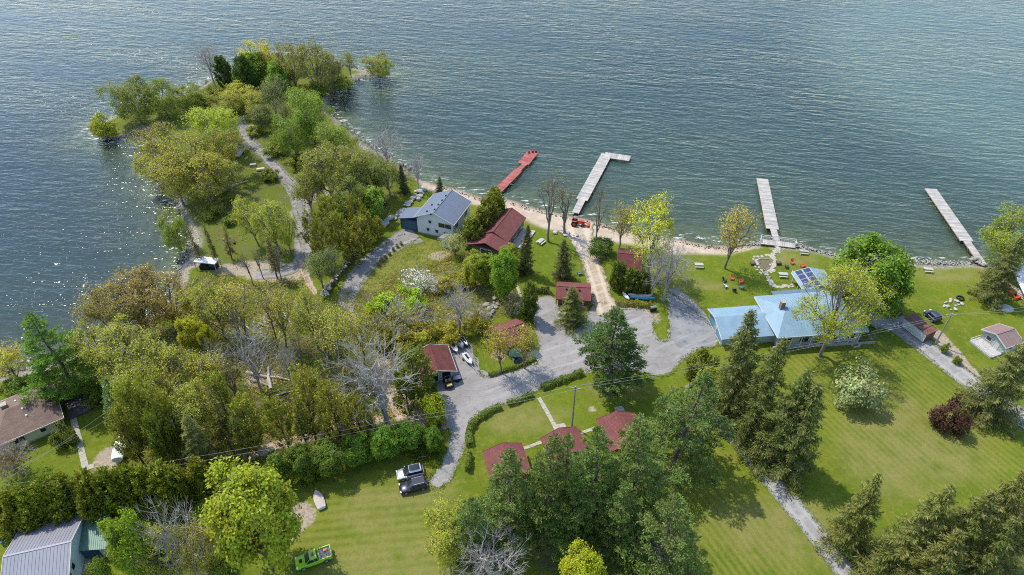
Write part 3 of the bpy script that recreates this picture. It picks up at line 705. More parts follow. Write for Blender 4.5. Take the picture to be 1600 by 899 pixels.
def plant(kind, name, label, cat, col, spots, group=None, jit=.10, zs=1.0):
    labels = label if isinstance(label, list) else [label]*len(spots)
    """spots: (top x, top y, base y, crown width) in pixels of the photograph; height and place follow from the ground"""
    for label, (tx, ty, by, w) in zip(labels, spots):
        bx = base_px(tx, ty if kind in ('slim', 'thinfir') else (ty+by)/2, by); b = P(bx, by); H = height_at(b.y, ty)*zs*SHORT.get(kind, 1)
        Rw = w/2*depth_of(b.y, H*.55)/FPX*WIDE.get(kind, 1.0)
        k = TREE_N.get(kind, 0); TREE_N[kind] = k+1
        tm, cm, H0, R0 = PROTO[kind][k % len(PROTO[kind])]; rr = random.Random(k*31+7)
        t = thing(name, label, cat, (b.x, b.y, -.05), rr.uniform(0, 6.28), group); t.rotation_euler = (rr.uniform(-.06, .06), rr.uniform(-.06, .06), t.rotation_euler.z)
        s = Rw/R0; t.scale = (s*rr.uniform(.88, 1.12), s*rr.uniform(.88, 1.12), H/H0*rr.uniform(.97, 1.05))
        link('trunk', tm, t)
        if cm:
            c = link('crown', cm, t); j = rr.uniform(-jit, jit); c.color = tuple(max(0, x*(1+j+rr.uniform(-jit, jit)*.6)) for x in lit(col))+(1,)
YG = (.175, .20, .022); BRIGHT = (.13, .20, .018); OLIVE = (.13, .125, .024); OLIVEG = (.105, .125, .022); ORANGE = (.155, .115, .038); GREEN = (.075, .125, .018); DULL = (.085, .105, .03)
DARKPINE = (.036, .060, .020); PINE = (.058, .084, .028); SPR = (.060, .072, .024); CED = (.055, .072, .014); CEDO = (.095, .095, .018)

# --- the peninsula
plant('bare', 'bare_tree', 'bare grey tree beside a small dark evergreen on the peninsula tip', 'tree', OLIVE, [(325, 57, 134, 48)])
plant('cedar', 'evergreen_tree', 'small dark evergreen beside the bare grey tree on the peninsula', 'tree', DARKPINE, [(350, 88, 136, 26)])
plant('willow', 'willow_tree', 'rounded green willow on the narrow spit beside the cove', 'tree', (.11, .135, .025), [(205, 108, 192, 72), (250, 114, 184, 62), (288, 126, 170, 48)], 'willows on the spit')
plant('bush', 'willow_bush', 'yellow-green bush leaning over the water at the end of the spit', 'bush', YG, [(158, 178, 214, 40)])
plant('spring', 'willow_tree', 'broad olive willow crowding the shore between the cove and the gravel lane', 'tree', (.16, .155, .022), [(252, 188, 272, 74), (298, 198, 300, 86), (272, 236, 322, 72), (318, 232, 322, 76), (352, 196, 276, 56), (240, 232, 294, 56), (350, 244, 306, 50)], 'olive willows by the cove')
plant('willow', 'willow_tree', 'bright yellow-green willow at the head of the cove', 'tree', (.16, .20, .022), [(330, 152, 240, 78)])
plant('spring', 'yellow_tree', 'yellow-leaved tree at the top of the peninsula clump', 'tree', (.26, .24, .02), [(405, 53, 132, 50)])
plant('maple', 'leafy_tree', 'leafy green tree in the peninsula clump', 'tree', (.085, .14, .018), [(398, 72, 142, 54), (438, 84, 152, 48)], 'green trees in the peninsula clump')
plant('spring', 'budding_tree', 'tall reddish-olive budding tree in the peninsula clump', 'tree', (.125, .12, .03), [(455, 56, 148, 58), (490, 60, 150, 58), (515, 78, 146, 44)], 'budding trees in the peninsula clump')
plant('cedar', 'evergreen_tree', 'dark evergreen under the yellow-leaved tree', 'tree', DARKPINE, [(384, 88, 150, 34)])
plant('sparse', 'thin_tree', 'thin half-bare tree on the rocky point', 'tree', OLIVE, [(522, 94, 140, 32), (545, 72, 122, 24)], 'thin trees on the point')
plant('bush', 'shore_bush', 'low green bush on the rocky shore of the peninsula', 'bush', OLIVEG, [(500, 122, 146, 44), (532, 118, 138, 40), (470, 128, 152, 40), (310, 150, 168, 34)], 'bushes on the peninsula shore')
plant('willow', 'willow_tree', 'lone small willow growing in the water off the point', 'tree', (.15, .165, .03), [(590, 79, 121, 46)])
plant('sparse', 'twiggy_tree', 'grey twiggy tree amid the peninsula greenery', 'tree', DULL, [(425, 114, 190, 48), (405, 158, 206, 38), (445, 150, 214, 40)], 'twiggy peninsula trees')
plant('spring', 'yellow_tree', 'small yellow-green tree beside the end of the gravel lane', 'tree', (.20, .19, .03), [(376, 122, 176, 46), (398, 138, 190, 36), (360, 140, 184, 34)], 'small yellow-green lane trees')
plant('willow', 'willow_tree', 'full green willow on the bay side of the peninsula', 'tree', (.105, .14, .022), [(482, 118, 224, 72), (456, 166, 246, 52), (526, 176, 268, 64)], 'willows on the bay side')
plant('spring', 'olive_tree', 'olive-green spreading tree above the beach west of the white house', 'tree', (.12, .13, .022), [(508, 218, 322, 82), (552, 214, 312, 64), (480, 256, 336, 50), (578, 236, 316, 62), (606, 246, 306, 46), (542, 266, 346, 60)], 'olive trees west of the white house')
plant('bare', 'bare_willow', 'grey bare willow leaning over the beach', 'tree', OLIVE, [(602, 196, 270, 66), (650, 238, 296, 40)], 'bare willows over the beach')
plant('maple', 'leafy_tree', 'rounded fresh-green tree beside the boulder row', 'tree', (.115, .165, .028), [(582, 288, 346, 46)])
plant('spruce', 'spruce_tree', 'narrow dark spruce between the beach and the boulder row', 'tree', (.03, .042, .018), [(630, 256, 302, 22), (590, 262, 320, 24)], 'dark spruces by the boulders')
plant('spruce', 'spruce_tree', 'little blue-green spruce on the beach edge behind the white house', 'tree', (.03, .05, .03), [(686, 277, 304, 18)])
plant('tallcedar', 'cedar_tree', 'olive cedar in the dense stand beside the house driveway', 'tree', CEDO, [(505, 344, 418, 34), (530, 330, 404, 36), (560, 340, 398, 38), (570, 328, 384, 30), (546, 360, 414, 32), (516, 304, 372, 36), (490, 330, 390, 28), (560, 306, 368, 32), (588, 340, 374, 24)], 'cedars by the house driveway')
plant('sparse', 'twiggy_tree', 'grey twiggy tree over the timber wall', 'tree', DULL, [(498, 386, 452, 46), (520, 378, 448, 40)], 'twiggy trees at the timber wall')
plant('spring', 'yellow_tree', 'slender lime-yellow tree in the clearing beside the lane', 'tree', (.21, .22, .025), [(392, 298, 384, 48), (426, 308, 396, 56), (446, 330, 398, 40)], 'lime-yellow clearing trees')
plant('willow', 'shore_tree', 'green bushy tree hanging over the cove by the white canopy', 'tree', (.12, .15, .022), [(270, 322, 392, 48)])
plant('thinfir', 'thin_spruce', 'spindly half-dead spruce beside the white canopy', 'tree', (.085, .08, .035), [(292, 346, 416, 16), (318, 348, 416, 18), (346, 356, 406, 20), (415, 370, 436, 26)], 'spindly spruces by the canopy')
plant('slim', 'bare_sapling', 'slender bare sapling at the edge of the woods', 'tree', OLIVE, [(378, 388, 446, 20), (396, 384, 436, 18), (424, 380, 438, 20)], 'bare saplings')
plant('bush', 'small_bush', 'small green bush in the peninsula grass', 'bush', OLIVEG, [(440, 200, 220, 34), (430, 222, 242, 30), (466, 240, 262, 34), (480, 270, 292, 30), (340, 262, 284, 30), (350, 300, 320, 30), (520, 200, 225, 36), (400, 196, 210, 26), (330, 136, 152, 40), (352, 142, 160, 34), (368, 158, 176, 30), (410, 168, 186, 34), (420, 262, 282, 30), (330, 320, 338, 34), (362, 330, 348, 30), (490, 232, 256, 36), (545, 330, 352, 40)], 'bushes in the peninsula grass')
# --- the woods on the left
plant('spring', 'budding_tree', 'big orange-brown budding tree leaning over the western shore', 'tree', ORANGE, [(212, 414, 522, 96), (174, 438, 546, 86), (258, 424, 516, 76)], 'orange-brown budding trees')
plant('spring', 'olive_tree', 'olive-green leafing tree in the western woods', 'tree', (.17, .168, .028), [(200, 498, 612, 100), (158, 508, 604, 80), (270, 538, 646, 92), (222, 556, 668, 86), (335, 438, 530, 62), (484, 442, 546, 62), (300, 590, 690, 70)], 'olive trees in the western woods')
plant('sparse', 'thin_tree', 'thin-leaved yellow-olive tree with visible limbs in the western woods', 'tree', (.20, .185, .034), [(372, 430, 532, 66), (432, 440, 542, 62), (522, 470, 580, 66), (330, 545, 640, 70), (300, 440, 520, 50), (560, 480, 570, 44)], 'thin-leaved trees in the western woods')
plant('maple', 'yellow_tree', 'vivid yellow-green tree in the western woods', 'tree', (.20, .20, .02), [(300, 486, 566, 46), (322, 500, 570, 36)], 'vivid yellow-green woods trees')
plant('bare', 'bare_tree', 'grey bare tree among the fallen logs', 'tree', OLIVE, [(392, 512, 612, 74), (446, 534, 606, 46), (340, 530, 600, 44)], 'bare trees among the logs')
plant('bare', 'dead_tree', 'large silver-grey dead tree beside the earth track', 'tree', OLIVE, [(592, 528, 668, 124)])
plant('tallcedar', 'cedar_tree', 'tall dark-olive cedar in the stand behind the power line', 'tree', (.112, .112, .024), [(210, 596, 706, 48), (244, 598, 716, 54), (276, 612, 706, 46), (384, 624, 706, 46), (438, 616, 702, 42), (478, 580, 690, 50), (522, 588, 694, 52), (560, 614, 690, 44), (350, 584, 690, 44), (200, 640, 724, 40), (248, 644, 735, 42)], 'cedars behind the power line')
plant('thinfir', 'thin_spruce', 'slender thin-crowned conifer among the cedars behind the power line', 'tree', (.10, .10, .03), [(318, 600, 704, 40), (460, 566, 660, 38), (500, 562, 660, 36), (540, 566, 656, 36), (356, 636, 716, 38), (455, 622, 700, 34), (572, 640, 700, 32)], 'thin conifers behind the power line')
plant('slim', 'bare_sapling', 'slender bare trunk standing in the western woods', 'tree', OLIVE, [(352, 470, 560, 26), (405, 450, 545, 28), (455, 500, 590, 26), (500, 500, 585, 28), (350, 560, 640, 28), (300, 460, 540, 26), (545, 545, 620, 24)], 'bare trunks in the western woods')
plant('spruce', 'spruce_tree', 'pale green spruce in front of the cedar stand', 'tree', (.095, .105, .04), [(306, 652, 738, 64)])
plant('cedar', 'blue_spruce', 'rounded blue-green spruce at the lawn edge beside the cedar stand', 'tree', (.09, .125, .075), [(180, 598, 662, 36)])
plant('tallcedar', 'cedar_tree', 'broad dark cedar beside the garage', 'tree', (.062, .078, .014), [(650, 544, 622, 64), (636, 592, 648, 40)], 'cedars beside the garage')
plant('bush', 'yellow_bush', 'yellow-green bush where the driveway narrows', 'bush', (.17, .19, .02), [(678, 616, 664, 36)])
plant('maple', 'leafy_tree', 'bushy green tree behind the parked cars by the power pole', 'tree', GREEN, [(600, 662, 708, 58), (640, 660, 698, 50), (556, 676, 722, 58), (676, 664, 702, 36)], 'bushy trees behind the parked cars')
plant('maple', 'leafy_tree', 'dark bushy tree in the hedge row west of the parked cars', 'tree', (.07, .098, .018), [(510, 690, 738, 58), (470, 694, 748, 54), (440, 702, 756, 44)], 'dark hedge-row trees')
plant('cedar', 'hedge_cedar', 'cedar in the tall hedge above the grey metal barn', 'hedge', (.088, .098, .016), [(8, 776, 832, 44), (34, 768, 828, 44), (62, 758, 822, 44), (90, 752, 816, 44), (118, 746, 812, 44), (146, 742, 808, 44), (174, 738, 804, 44), (202, 734, 798, 44), (230, 732, 794, 44), (258, 730, 790, 44), (286, 728, 786, 42), (312, 724, 780, 40), (20, 800, 846, 36), (55, 792, 840, 36), (100, 786, 832, 34), (150, 772, 822, 36), (215, 764, 808, 36), (270, 758, 804, 36), (330, 735, 785, 36)], 'cedars in the tall hedge')
# --- lower left
plant('pine', 'pine_tree', 'vivid green pine beside the brown-roofed house', 'tree', (.06, .115, .018), [(86, 486, 618, 98)])
plant('spring', 'yellow_tree', 'yellow budding tree at the western shore behind the pine', 'tree', (.23, .20, .03), [(12, 538, 600, 56)])
plant('twigbush', 'lilac_bush', 'pinkish-brown leafless bush on the lawn below the brown-roofed house', 'bush', (.15, .11, .06), [(16, 692, 742, 64)])
plant('bush', 'round_bush', 'round green bush at the corner of the brown-roofed house', 'bush', (.10, .12, .03), [(95, 660, 692, 34)])
plant('bush', 'garden_bush', 'green bush behind the brown-roofed house', 'bush', (.085, .12, .018), [(40, 590, 616, 44), (70, 584, 608, 40), (110, 590, 612, 40), (130, 584, 610, 44), (20, 596, 618, 36), (148, 600, 628, 36)], 'bushes behind the brown-roofed house')
plant('maple', 'maple_tree', 'large round bright-green maple beside the lawn with the pickup', 'tree', (.14, .155, .018), [(388, 722, 888, 142)])
plant('maple', 'maple_tree', 'bright green maple beside the green shed', 'tree', (.115, .155, .018), [(208, 774, 905, 78)])
plant('bare', 'bare_tree', 'grey leafless tree between the two maples', 'tree', OLIVE, [(286, 790, 912, 96)])
plant('spring', 'budding_tree', 'thin yellow-budding tree between the two maples', 'tree', (.18, .165, .03), [(262, 812, 915, 84), (310, 822, 910, 60)], 'budding trees between the maples')
plant('bush', 'bramble', 'low green bush under the maples', 'bush', (.09, .12, .02), [(330, 775, 805, 50), (240, 868, 905, 50), (340, 868, 900, 44), (150, 872, 905, 36)], 'bushes under the maples')
# --- the middle
plant('maple', 'maple_tree', 'vivid green maple in front of the long red-roofed cottage', 'tree', (.09, .155, .014), [(782, 382, 468, 56)])
plant('maple', 'leafy_tree', 'yellow-green tree crowding the front of the long red-roofed cottage', 'tree', (.13, .155, .02), [(742, 384, 446, 44), (796, 374, 424, 36), (758, 392, 440, 40)], 'trees before the long cottage')
plant('sparse', 'pale_shrub', 'pale grey-green tree in front of the little white shed', 'tree', (.17, .175, .07), [(710, 362, 398, 38)])
plant('cedar', 'cedar_tree', 'cedar in the screen between the white house and the long red cottage', 'tree', (.085, .088, .018), [(772, 300, 350, 32), (752, 322, 370, 34), (738, 340, 384, 32), (762, 312, 360, 28)], 'cedars between the two houses')
plant('spruce', 'spruce_tree', 'dark spruce on the lawn east of the long red cottage', 'tree', (.045, .05, .02), [(820, 352, 426, 36), (881, 372, 434, 42)], 'spruces on the cottage lawn')
plant('slim', 'bare_tree', 'tall bare tree at the lawn edge by the beach', 'tree', OLIVE, [(862, 262, 378, 44), (888, 274, 366, 40), (938, 284, 388, 26)], 'tall bare trees by the beach')
plant('bush', 'dark_bush', 'dark green bush around the foot of a bare trunk beside the dirt lane', 'bush', (.055, .085, .02), [(941, 370, 398, 40)])
plant('sparse', 'budding_tree', 'small yellow-budding tree on the beach edge behind the hidden cabin', 'tree', (.17, .165, .04), [(972, 314, 388, 44)])
plant('spring', 'willow_tree', 'tall lemon-green willow beside the hidden cabin', 'tree', (.24, .235, .03), [(1022, 302, 436, 78)])
plant('bare', 'grey_tree', 'silver-grey leafless tree in front of the lemon-green willow', 'tree', OLIVE, [(1046, 372, 470, 64), (1024, 376, 466, 50)], 'silver-grey trees by the willow')
plant('cedar', 'cedar_tree', 'dark cedar in front of the hidden cabin', 'tree', (.06, .075, .016), [(965, 410, 452, 22), (988, 422, 458, 28), (1008, 424, 460, 22)], 'cedars before the hidden cabin')
plant('spruce', 'young_spruce', 'young olive spruce standing against the front of the small gravel-side cabin', 'tree', (.075, .08, .028), [(896, 450, 506, 50)])
plant('sparse', 'half_bare_tree', 'tall half-bare tree with a yellow top on the beach lawn', 'tree', (.20, .175, .045), [(1148, 298, 420, 60)])
plant('twigbush', 'blossom_shrub', 'white-blossomed shrub in the meadow behind the white house', 'bush', (.40, .40, .54), [(655, 420, 452, 54), (680, 432, 456, 30)], 'blossoming meadow shrubs')
plant('bush', 'lime_bush', 'low lime-green bush at the edge of the scrub', 'bush', (.15, .215, .015), [(620, 454, 486, 56), (648, 456, 482, 40), (590, 464, 490, 36)], 'lime-green bushes at the scrub')
plant('bare', 'bare_tree', 'small grey bare tree in the middle of the scrub', 'tree', OLIVE, [(716, 446, 520, 62)])
plant('twigbush', 'grey_bush', 'grey leafless bush in the scrub behind the garage', 'bush', OLIVE, [(622, 474, 524, 78), (660, 484, 524, 46), (800, 456, 486, 40), (590, 494, 530, 40), (748, 476, 505, 40)], 'grey bushes in the scrub')
plant('bush', 'scrub_bush', 'yellow-olive bush in the scrub behind the garage', 'bush', (.19, .175, .028), [(660, 504, 540, 46), (630, 516, 548, 38), (704, 506, 534, 38), (600, 508, 542, 36), (742, 494, 520, 34), (580, 478, 504, 30), (692, 434, 454, 30), (726, 424, 446, 32), (690, 526, 546, 30)], 'yellow-olive scrub bushes')
plant('cedar', 'cedar_tree', 'dark little evergreen at the corner of the gravel yard', 'tree', (.06, .075, .02), [(826, 438, 498, 26)])
plant('sparse', 'budding_tree', 'slender yellow-budding tree in front of the yard cabin', 'tree', (.21, .175, .03), [(782, 498, 584, 48), (820, 500, 576, 50)], 'budding trees before the yard cabin')
# --- pines and spruces on the right
plant('pine', 'pine_tree', 'lone dark green pine on the edge of the gravel yard', 'tree', DARKPINE, [(960, 476, 600, 104)])
plant('pine', 'pine_tree', 'large dark green pine at the top of the field lane', 'tree', (.043, .068, .023), [(1066, 584, 732, 122)])
plant('pine', 'pine_tree', ['pine half covering the westernmost red cabin', 'pine between the westernmost and the middle red cabin', 'pine directly in front of the middle red cabin', 'pine between the middle and the easternmost red cabin', 'broad pine against the easternmost red cabin', 'low broad pine at the field-lane corner of the grove', 'small pine beside the soft yellow-green trees at the grove edge', 'pine in the heart of the grove above the lime-yellow tree', 'pine in the heart of the grove above the tangled dead tree'], 'tree', PINE, [(792, 702, 850, 96), (846, 674, 848, 96), (886, 668, 840, 88), (938, 674, 844, 98), (1002, 650, 826, 122), (1032, 782, 925, 124), (730, 778, 880, 80), (965, 760, 885, 90), (900, 745, 870, 84)], 'pines behind the cabins')
plant('maple', 'yellow_bush', 'lime-yellow round tree under the pine grove', 'tree', (.20, .215, .018), [(912, 846, 945, 82)])
plant('bare', 'dead_tree', 'tangled grey dead tree in front of the pine grove', 'tree', OLIVE, [(768, 838, 925, 116)])
plant('spring', 'yellow_tree', 'soft yellow-green tree at the west edge of the pine grove', 'tree', (.20, .20, .03), [(706, 776, 860, 62), (700, 820, 900, 60)], 'yellow-green trees by the grove')
plant('spruce', 'spruce_tree', ['tallest brown-green spruce, its top in front of the blue-roofed garage wing', 'brown-green spruce pressed behind the tallest spruce beside the field lane', 'brown-green spruce between the tallest spruce and the broad outer one', 'broad drooping spruce at the field side of the tall spruce group'], 'tree', SPR, [(1166, 486, 648, 100), (1190, 530, 684, 88), (1224, 580, 715, 92), (1250, 606, 735, 104)], 'spruces before the lodge')
plant('spruce', 'spruce_tree', 'shaggy brown-green spruce in the row below the mown field', 'tree', (.072, .078, .026), [(1354, 738, 852, 86), (1426, 768, 910, 104), (1480, 752, 905, 108), (1538, 738, 890, 116), (1594, 728, 880, 112), (1462, 820, 950, 104), (1530, 810, 950, 116)], 'spruces below the mown field')
plant('spruce', 'spruce_tree', 'shaggy spruce overhanging the neighbour driveway', 'tree', (.075, .085, .03), [(1578, 524, 648, 104)])
plant('spruce', 'spruce_tree', 'leaning brownish spruce beside the red tractor', 'tree', (.08, .078, .035), [(1574, 372, 470, 68)])
plant('willow', 'willow_tree', 'olive-green willow over the lake beside the moored boats', 'tree', (.125, .145, .028), [(1584, 312, 420, 84)])
plant('maple', 'maple_tree', 'huge dense green maple beside the neighbour driveway', 'tree', (.085, .125, .016), [(1368, 360, 490, 140)])
plant('spring', 'yellow_tree', 'yellow-green leafing tree merged into the huge maple', 'tree', (.20, .22, .022), [(1342, 414, 512, 78)])
plant('bigash', 'ash_tree', 'big open-crowned yellow-green tree in front of the blue-roofed lodge', 'tree', (.185, .21, .025), [(1312, 404, 556, 150)])
plant('bush', 'green_bush', 'dull green bush beside the lodge garage door', 'bush', (.085, .09, .02), [(1098, 544, 584, 46)])
plant('bush', 'yellow_bush', 'yellow-green bush at the foot of the tall spruces', 'bush', (.175, .18, .022), [(1112, 578, 626, 52), (1090, 600, 640, 40)], 'yellow bushes by the spruces')
plant('bush', 'blossom_bush', 'pale round blossoming bush on the mown field', 'bush', (.20, .23, .15), [(1342, 576, 628, 74)])
plant('bush', 'plum_bush', 'dark burgundy-leaved bush on the mown field', 'bush', (.055, .027, .028), [(1490, 620, 668, 54)])
plant('bush', 'driveway_bush', 'low green bush at the edge of the neighbour driveway', 'bush', (.095, .12, .022), [(1478, 536, 550, 13), (1498, 556, 568, 13), (1395, 470, 486, 30), (1352, 506, 520, 36), (1275, 520, 534, 18)], 'low driveway bushes')

def hedge(name, label, ptspx, w, h, col, cat='hedge', group=None, dens=150):
    pts = spline([P(a, b) for a, b in ptspx], .5); base = pts[0]; rs = np.random.RandomState(len(TREE_N)+len(ptspx)*7+int(w*100))
    A = np.array([tuple(p-base) for p in pts]); L = sum((b-a).length for a, b in zip(pts, pts[1:])); n = int(dens*L*(w+h))
    i = rs.randint(0, len(A)-1, n); f = rs.rand(n, 1); c = A[i]+(A[i+1]-A[i])*f; d = unit(A[i+1]-A[i]); s = np.stack([-d[:, 1], d[:, 0], d[:, 2]*0], 1)
    ang = rs.uniform(-.15, math.pi+.15, n); lump = 1+.14*np.sin(i*1.1)+.1*np.sin(i*2.7+1); r = lump*rs.uniform(.8, 1.04, n)
    off = s*(np.cos(ang)*r*w/2)[:, None]; c = c+off; c[:, 2] = np.maximum(.05, (np.sin(ang)**.55 if False else np.abs(np.sin(ang))**.55)*h*r)
    nr = unit(s*np.cos(ang)[:, None]+np.array([0, 0, 1.])*np.sin(ang)[:, None]+rs.normal(size=(n, 3))*.6)
    V, F = leaf_quads(c, nr, rs.uniform(.13, .28, n), rs)
    t = thing(name, label, cat, base, 0, group)
    o = link('foliage', npmesh('foliage', V, F, M_LEAF, dict(v=np.clip(rs.uniform(.1, .8, n)+.12*np.sin(i*.9), 0, 1))), t); o.color = (*lit(col), 1)
    br = []
    for k in range(0, len(A)-1, 1):
        for _ in range(4):
            p = A[k]+np.array([rs.normal()*w*.15, rs.normal()*w*.15, 0]); br.append((np.array([p, p+np.array([rs.normal()*.1, rs.normal()*.1, h*.5]), p+np.array([rs.normal()*w*.3, rs.normal()*w*.3, h*.85])]), np.array([.03, .025, .015])))
    tv, tf = tubes(br, 4); link('stems', npmesh('stems', tv, tf, M_BARK), t)
HG = (.085, .115, .03)
hedge('hedge', 'low clipped hedge curving round the lawn corner by the gravel drive', [(735, 698), (733, 680), (741, 662), (760, 648), (782, 637)], 1.3, 1.1, HG)
hedge('hedge', 'short low hedge beside the top of the cabin walk', [(793, 633), (812, 627), (832, 618)], 1.2, 1.0, HG)
hedge('hedge', 'long low hedge along the gravel between the walk and the lone pine', [(846, 608), (868, 600), (890, 592), (910, 584)], 1.4, 1.1, HG)
hedge('hedge', 'narrow upright hedge stub beside the western red cabin', [(731, 738), (733, 724), (734, 712)], .9, 1.5, (.07, .09, .03))
hedge('hedge', 'hedge strip along the gravel in front of the yard cabin', [(764, 588), (790, 580), (815, 572), (836, 562)], .9, .8, (.09, .11, .025))
hedge('hedge', 'square dark hedge between the gravel and the cottage lawn', [(822, 458), (840, 457), (858, 457)], 1.3, 1.4, (.05, .065, .025))
hedge('hedge', 'clipped yellow-green hedge below the stored canoes', [(962, 476), (980, 477), (1000, 478), (1017, 480)], 1.5, 1.2, (.13, .125, .03))
for k, (a, b) in enumerate([(592, 415), (598, 409), (603, 404), (609, 399), (615, 392), (621, 387), (627, 383)]):
    hedge('planting', 'small tuft of ornamental grass edging the house driveway', [(a-1.6, b), (a+1.6, b-.8)], .9, .8, (.11, .105, .035), 'plant', 'grass tufts along the house driveway', 260)

def fringe(name, label, lines, n, seed, col, hgt=.14, wid=.22):
    rs = np.random.RandomState(seed); pts = []
    for l in lines: pts += spline([P(a, b) for a, b in l], .4)
    A = np.array([tuple(p_) for p_ in pts]); j = 5; c = A[rs.randint(0, len(A), n)]+rs.normal(size=(n, 3))*np.array([wid, wid, 0]); m_ = n*j
    cc = np.repeat(c, j, 0)+rs.normal(size=(m_, 3))*np.array([.16, .16, 0]); cc[:, 2] = .01
    d = unit(np.array([0, 0, .7])+rs.normal(size=(m_, 3))*.6); d[:, 2] = np.abs(d[:, 2])
    V, F = blade_quads(cc, d, rs.uniform(.6, 1.4, m_)*hgt, rs.uniform(.08, .16, m_), rs, np.array([[0, 0, 1.]]), .4)
    o = link(name, npmesh(name, V, F, M_LEAF, dict(v=np.clip(np.repeat(rs.uniform(.2, .8, n), j)+rs.normal(size=m_)*.1, 0, 1)))); o.color = (*lit(col), 1); tag(o, label, 'grass', kind='stuff')
fringe('verge_grass', 'ragged grass creeping over the edges of the gravel yard and lanes', [YARD+YARD[:1], [(378, 186), (392, 214), (416, 238), (446, 270), (468, 298), (479, 340), (480, 380)], [(368, 186), (378, 214), (404, 243), (434, 277), (456, 303), (466, 340), (467, 380)],
    [(632, 365), (594, 388), (563, 414), (545, 443)], [(655, 372), (604, 400), (577, 423), (560, 448)], [(1119, 662), (1146, 693), (1190, 750), (1248, 820), (1316, 909)], [(1138, 658), (1165, 687), (1211, 741), (1272, 811), (1343, 901)], [(1396, 512), (1438, 548), (1498, 597), (1588, 660)], [(1418, 504), (1464, 542), (1524, 588), (1612, 650)], [(928, 466), (918, 432), (906, 398)], [(954, 462), (943, 428), (930, 394)]], 5200, 21, (.075, .095, .016))
# rough growth nobody could count
def growth(name, label, cat, areas, n, size, col, seed, blades=True, hgt=.5):
    rs = np.random.RandomState(seed); px = []
    while len(px) < n:
        poly = areas[rs.randint(len(areas))]; pl = pxpoly(poly); xs, ys = zip(*pl)
        x = rs.uniform(min(xs), max(xs), 400); y = rs.uniform(min(ys), max(ys), 400); k = poly_sd(x, y, pl)+1.2*wob(x, y) > 0
        px += list(zip(x[k], y[k]))
    c = np.array(px[:n]); j = 7; cc = np.repeat(np.c_[c, np.zeros(n)], j, 0)+rs.normal(size=(n*j, 3))*np.array([size*.5, size*.5, 0]); m_ = n*j
    if blades:
        d = unit(np.array([0, 0, 1.])+rs.normal(size=(m_, 3))*.55); d[:, 2] = np.abs(d[:, 2]); V, F = blade_quads(cc, d, rs.uniform(.5, 1.3, m_)*hgt, rs.uniform(.05, .13, m_)*(1+size), rs)
    else:
        cc[:, 2] = rs.uniform(.05, hgt, m_); V, F = leaf_quads(cc, unit(rs.normal(size=(m_, 3))+np.array([0, 0, .6])), rs.uniform(.15, .38, m_), rs)
    o = link(name, npmesh(name, V, F, M_LEAF, dict(v=np.clip(np.repeat(rs.uniform(.15, .8, n), j)+rs.normal(size=m_)*.1, 0, 1)))); o.color = (*lit(col), 1)
    tag(o, label, cat, kind='stuff')
growth('undergrowth', 'leafy undergrowth on the floor of the western woods', 'undergrowth', [WOODS, WOODS, WOODS, SCRUB], 4200, .7, (.13, .145, .024), 1, False, .7)
growth('dry_brush', 'tangle of dry twigs and stalks in the woods and scrub', 'brush', [WOODS, WOODS, SCRUB, PENIN], 3400, .8, (.26, .20, .13), 2, True, .7)
growth('meadow_grass', 'rough unmown grass of the meadow and the peninsula', 'grass', [MEADOW, PENIN, SCRUB], 4200, .5, (.19, .18, .045), 3, True, .24)
growth('lane_weeds', 'weedy grass fringing the lanes and sheds', 'grass', [[(1385, 500), (1430, 515), (1480, 560), (1520, 590), (1530, 580), (1480, 535), (1440, 500)], [(640, 690), (690, 660), (690, 720), (660, 730)], [(430, 740), (560, 725), (480, 765)]], 900, .5, (.11, .13, .025), 4, True, .45)
# ------------------------------------------------------------------ buildings
def roofmat(name, col, var=.22, row=.9, streak=.4):
    m, nt, out = newmat(name); v = coords(nt)
    n1 = noise(nt, v, .7, 5, .65); n2 = noise(nt, v, 5, 4, .7); br = N(nt, 'ShaderNodeTexBrick', Scale=1.0)
    br.inputs['Brick Width'].default_value = .5; br.inputs['Row Height'].default_value = .2; br.inputs['Mortar Size'].default_value = .018
    br.inputs['Color1'].default_value = (*[c*(1+var*.6) for c in col], 1); br.inputs['Color2'].default_value = (*[c*(1-var*.6) for c in col], 1); br.inputs['Mortar'].default_value = (*[c*.6 for c in col], 1)
    nt.links.new(v, br.inputs['Vector'])
    c = mixc(nt, mth(nt, 'MULTIPLY', ramp(nt, n1, .4, .7), streak), br.outputs[0], tuple(c*(1-var*1.4) for c in col))
    c = mixc(nt, mth(nt, 'MULTIPLY', ramp(nt, n2, .55, .8), .4), c, tuple(min(1, c*(1+var)) for c in col))
    princ(nt, out, c, .9, 0, .2, bump(nt, br.outputs['Fac'], .4, .02)); return m
R_RED = roofmat('red_shingle', (.185, .066, .060), .26, .9, .55); R_DKRED = roofmat('dark_red_shingle', (.135, .046, .040), .3, .9, .7); R_GREY = roofmat('slate_blue_shingle', (.15, .175, .225), .12, .9, .25)
R_BROWN = roofmat('brown_shingle', (.20, .135, .105), .25, .9, .5); R_PINK = roofmat('mauve_shingle', (.24, .165, .15), .14)
R_BLUE = plain('blue_metal_roof', (.19, .285, .35), .5, .12, .5, 0, .3); R_METAL = plain('grey_metal_roof', (.22, .22, .25), .5, .08, .4, 0, .4); R_GREEN = plain('green_metal_roof', (.13, .235, .18), .5, .12, .4, 0, .3)
M_WHITE = plain('white_siding', (.64, .65, .65), .7, .04, .5); M_TRIM = plain('white_trim', (.55, .54, .51), .6, .1, 1); M_CREAM = plain('cream_siding', (.52, .52, .36), .7, .12, .8)
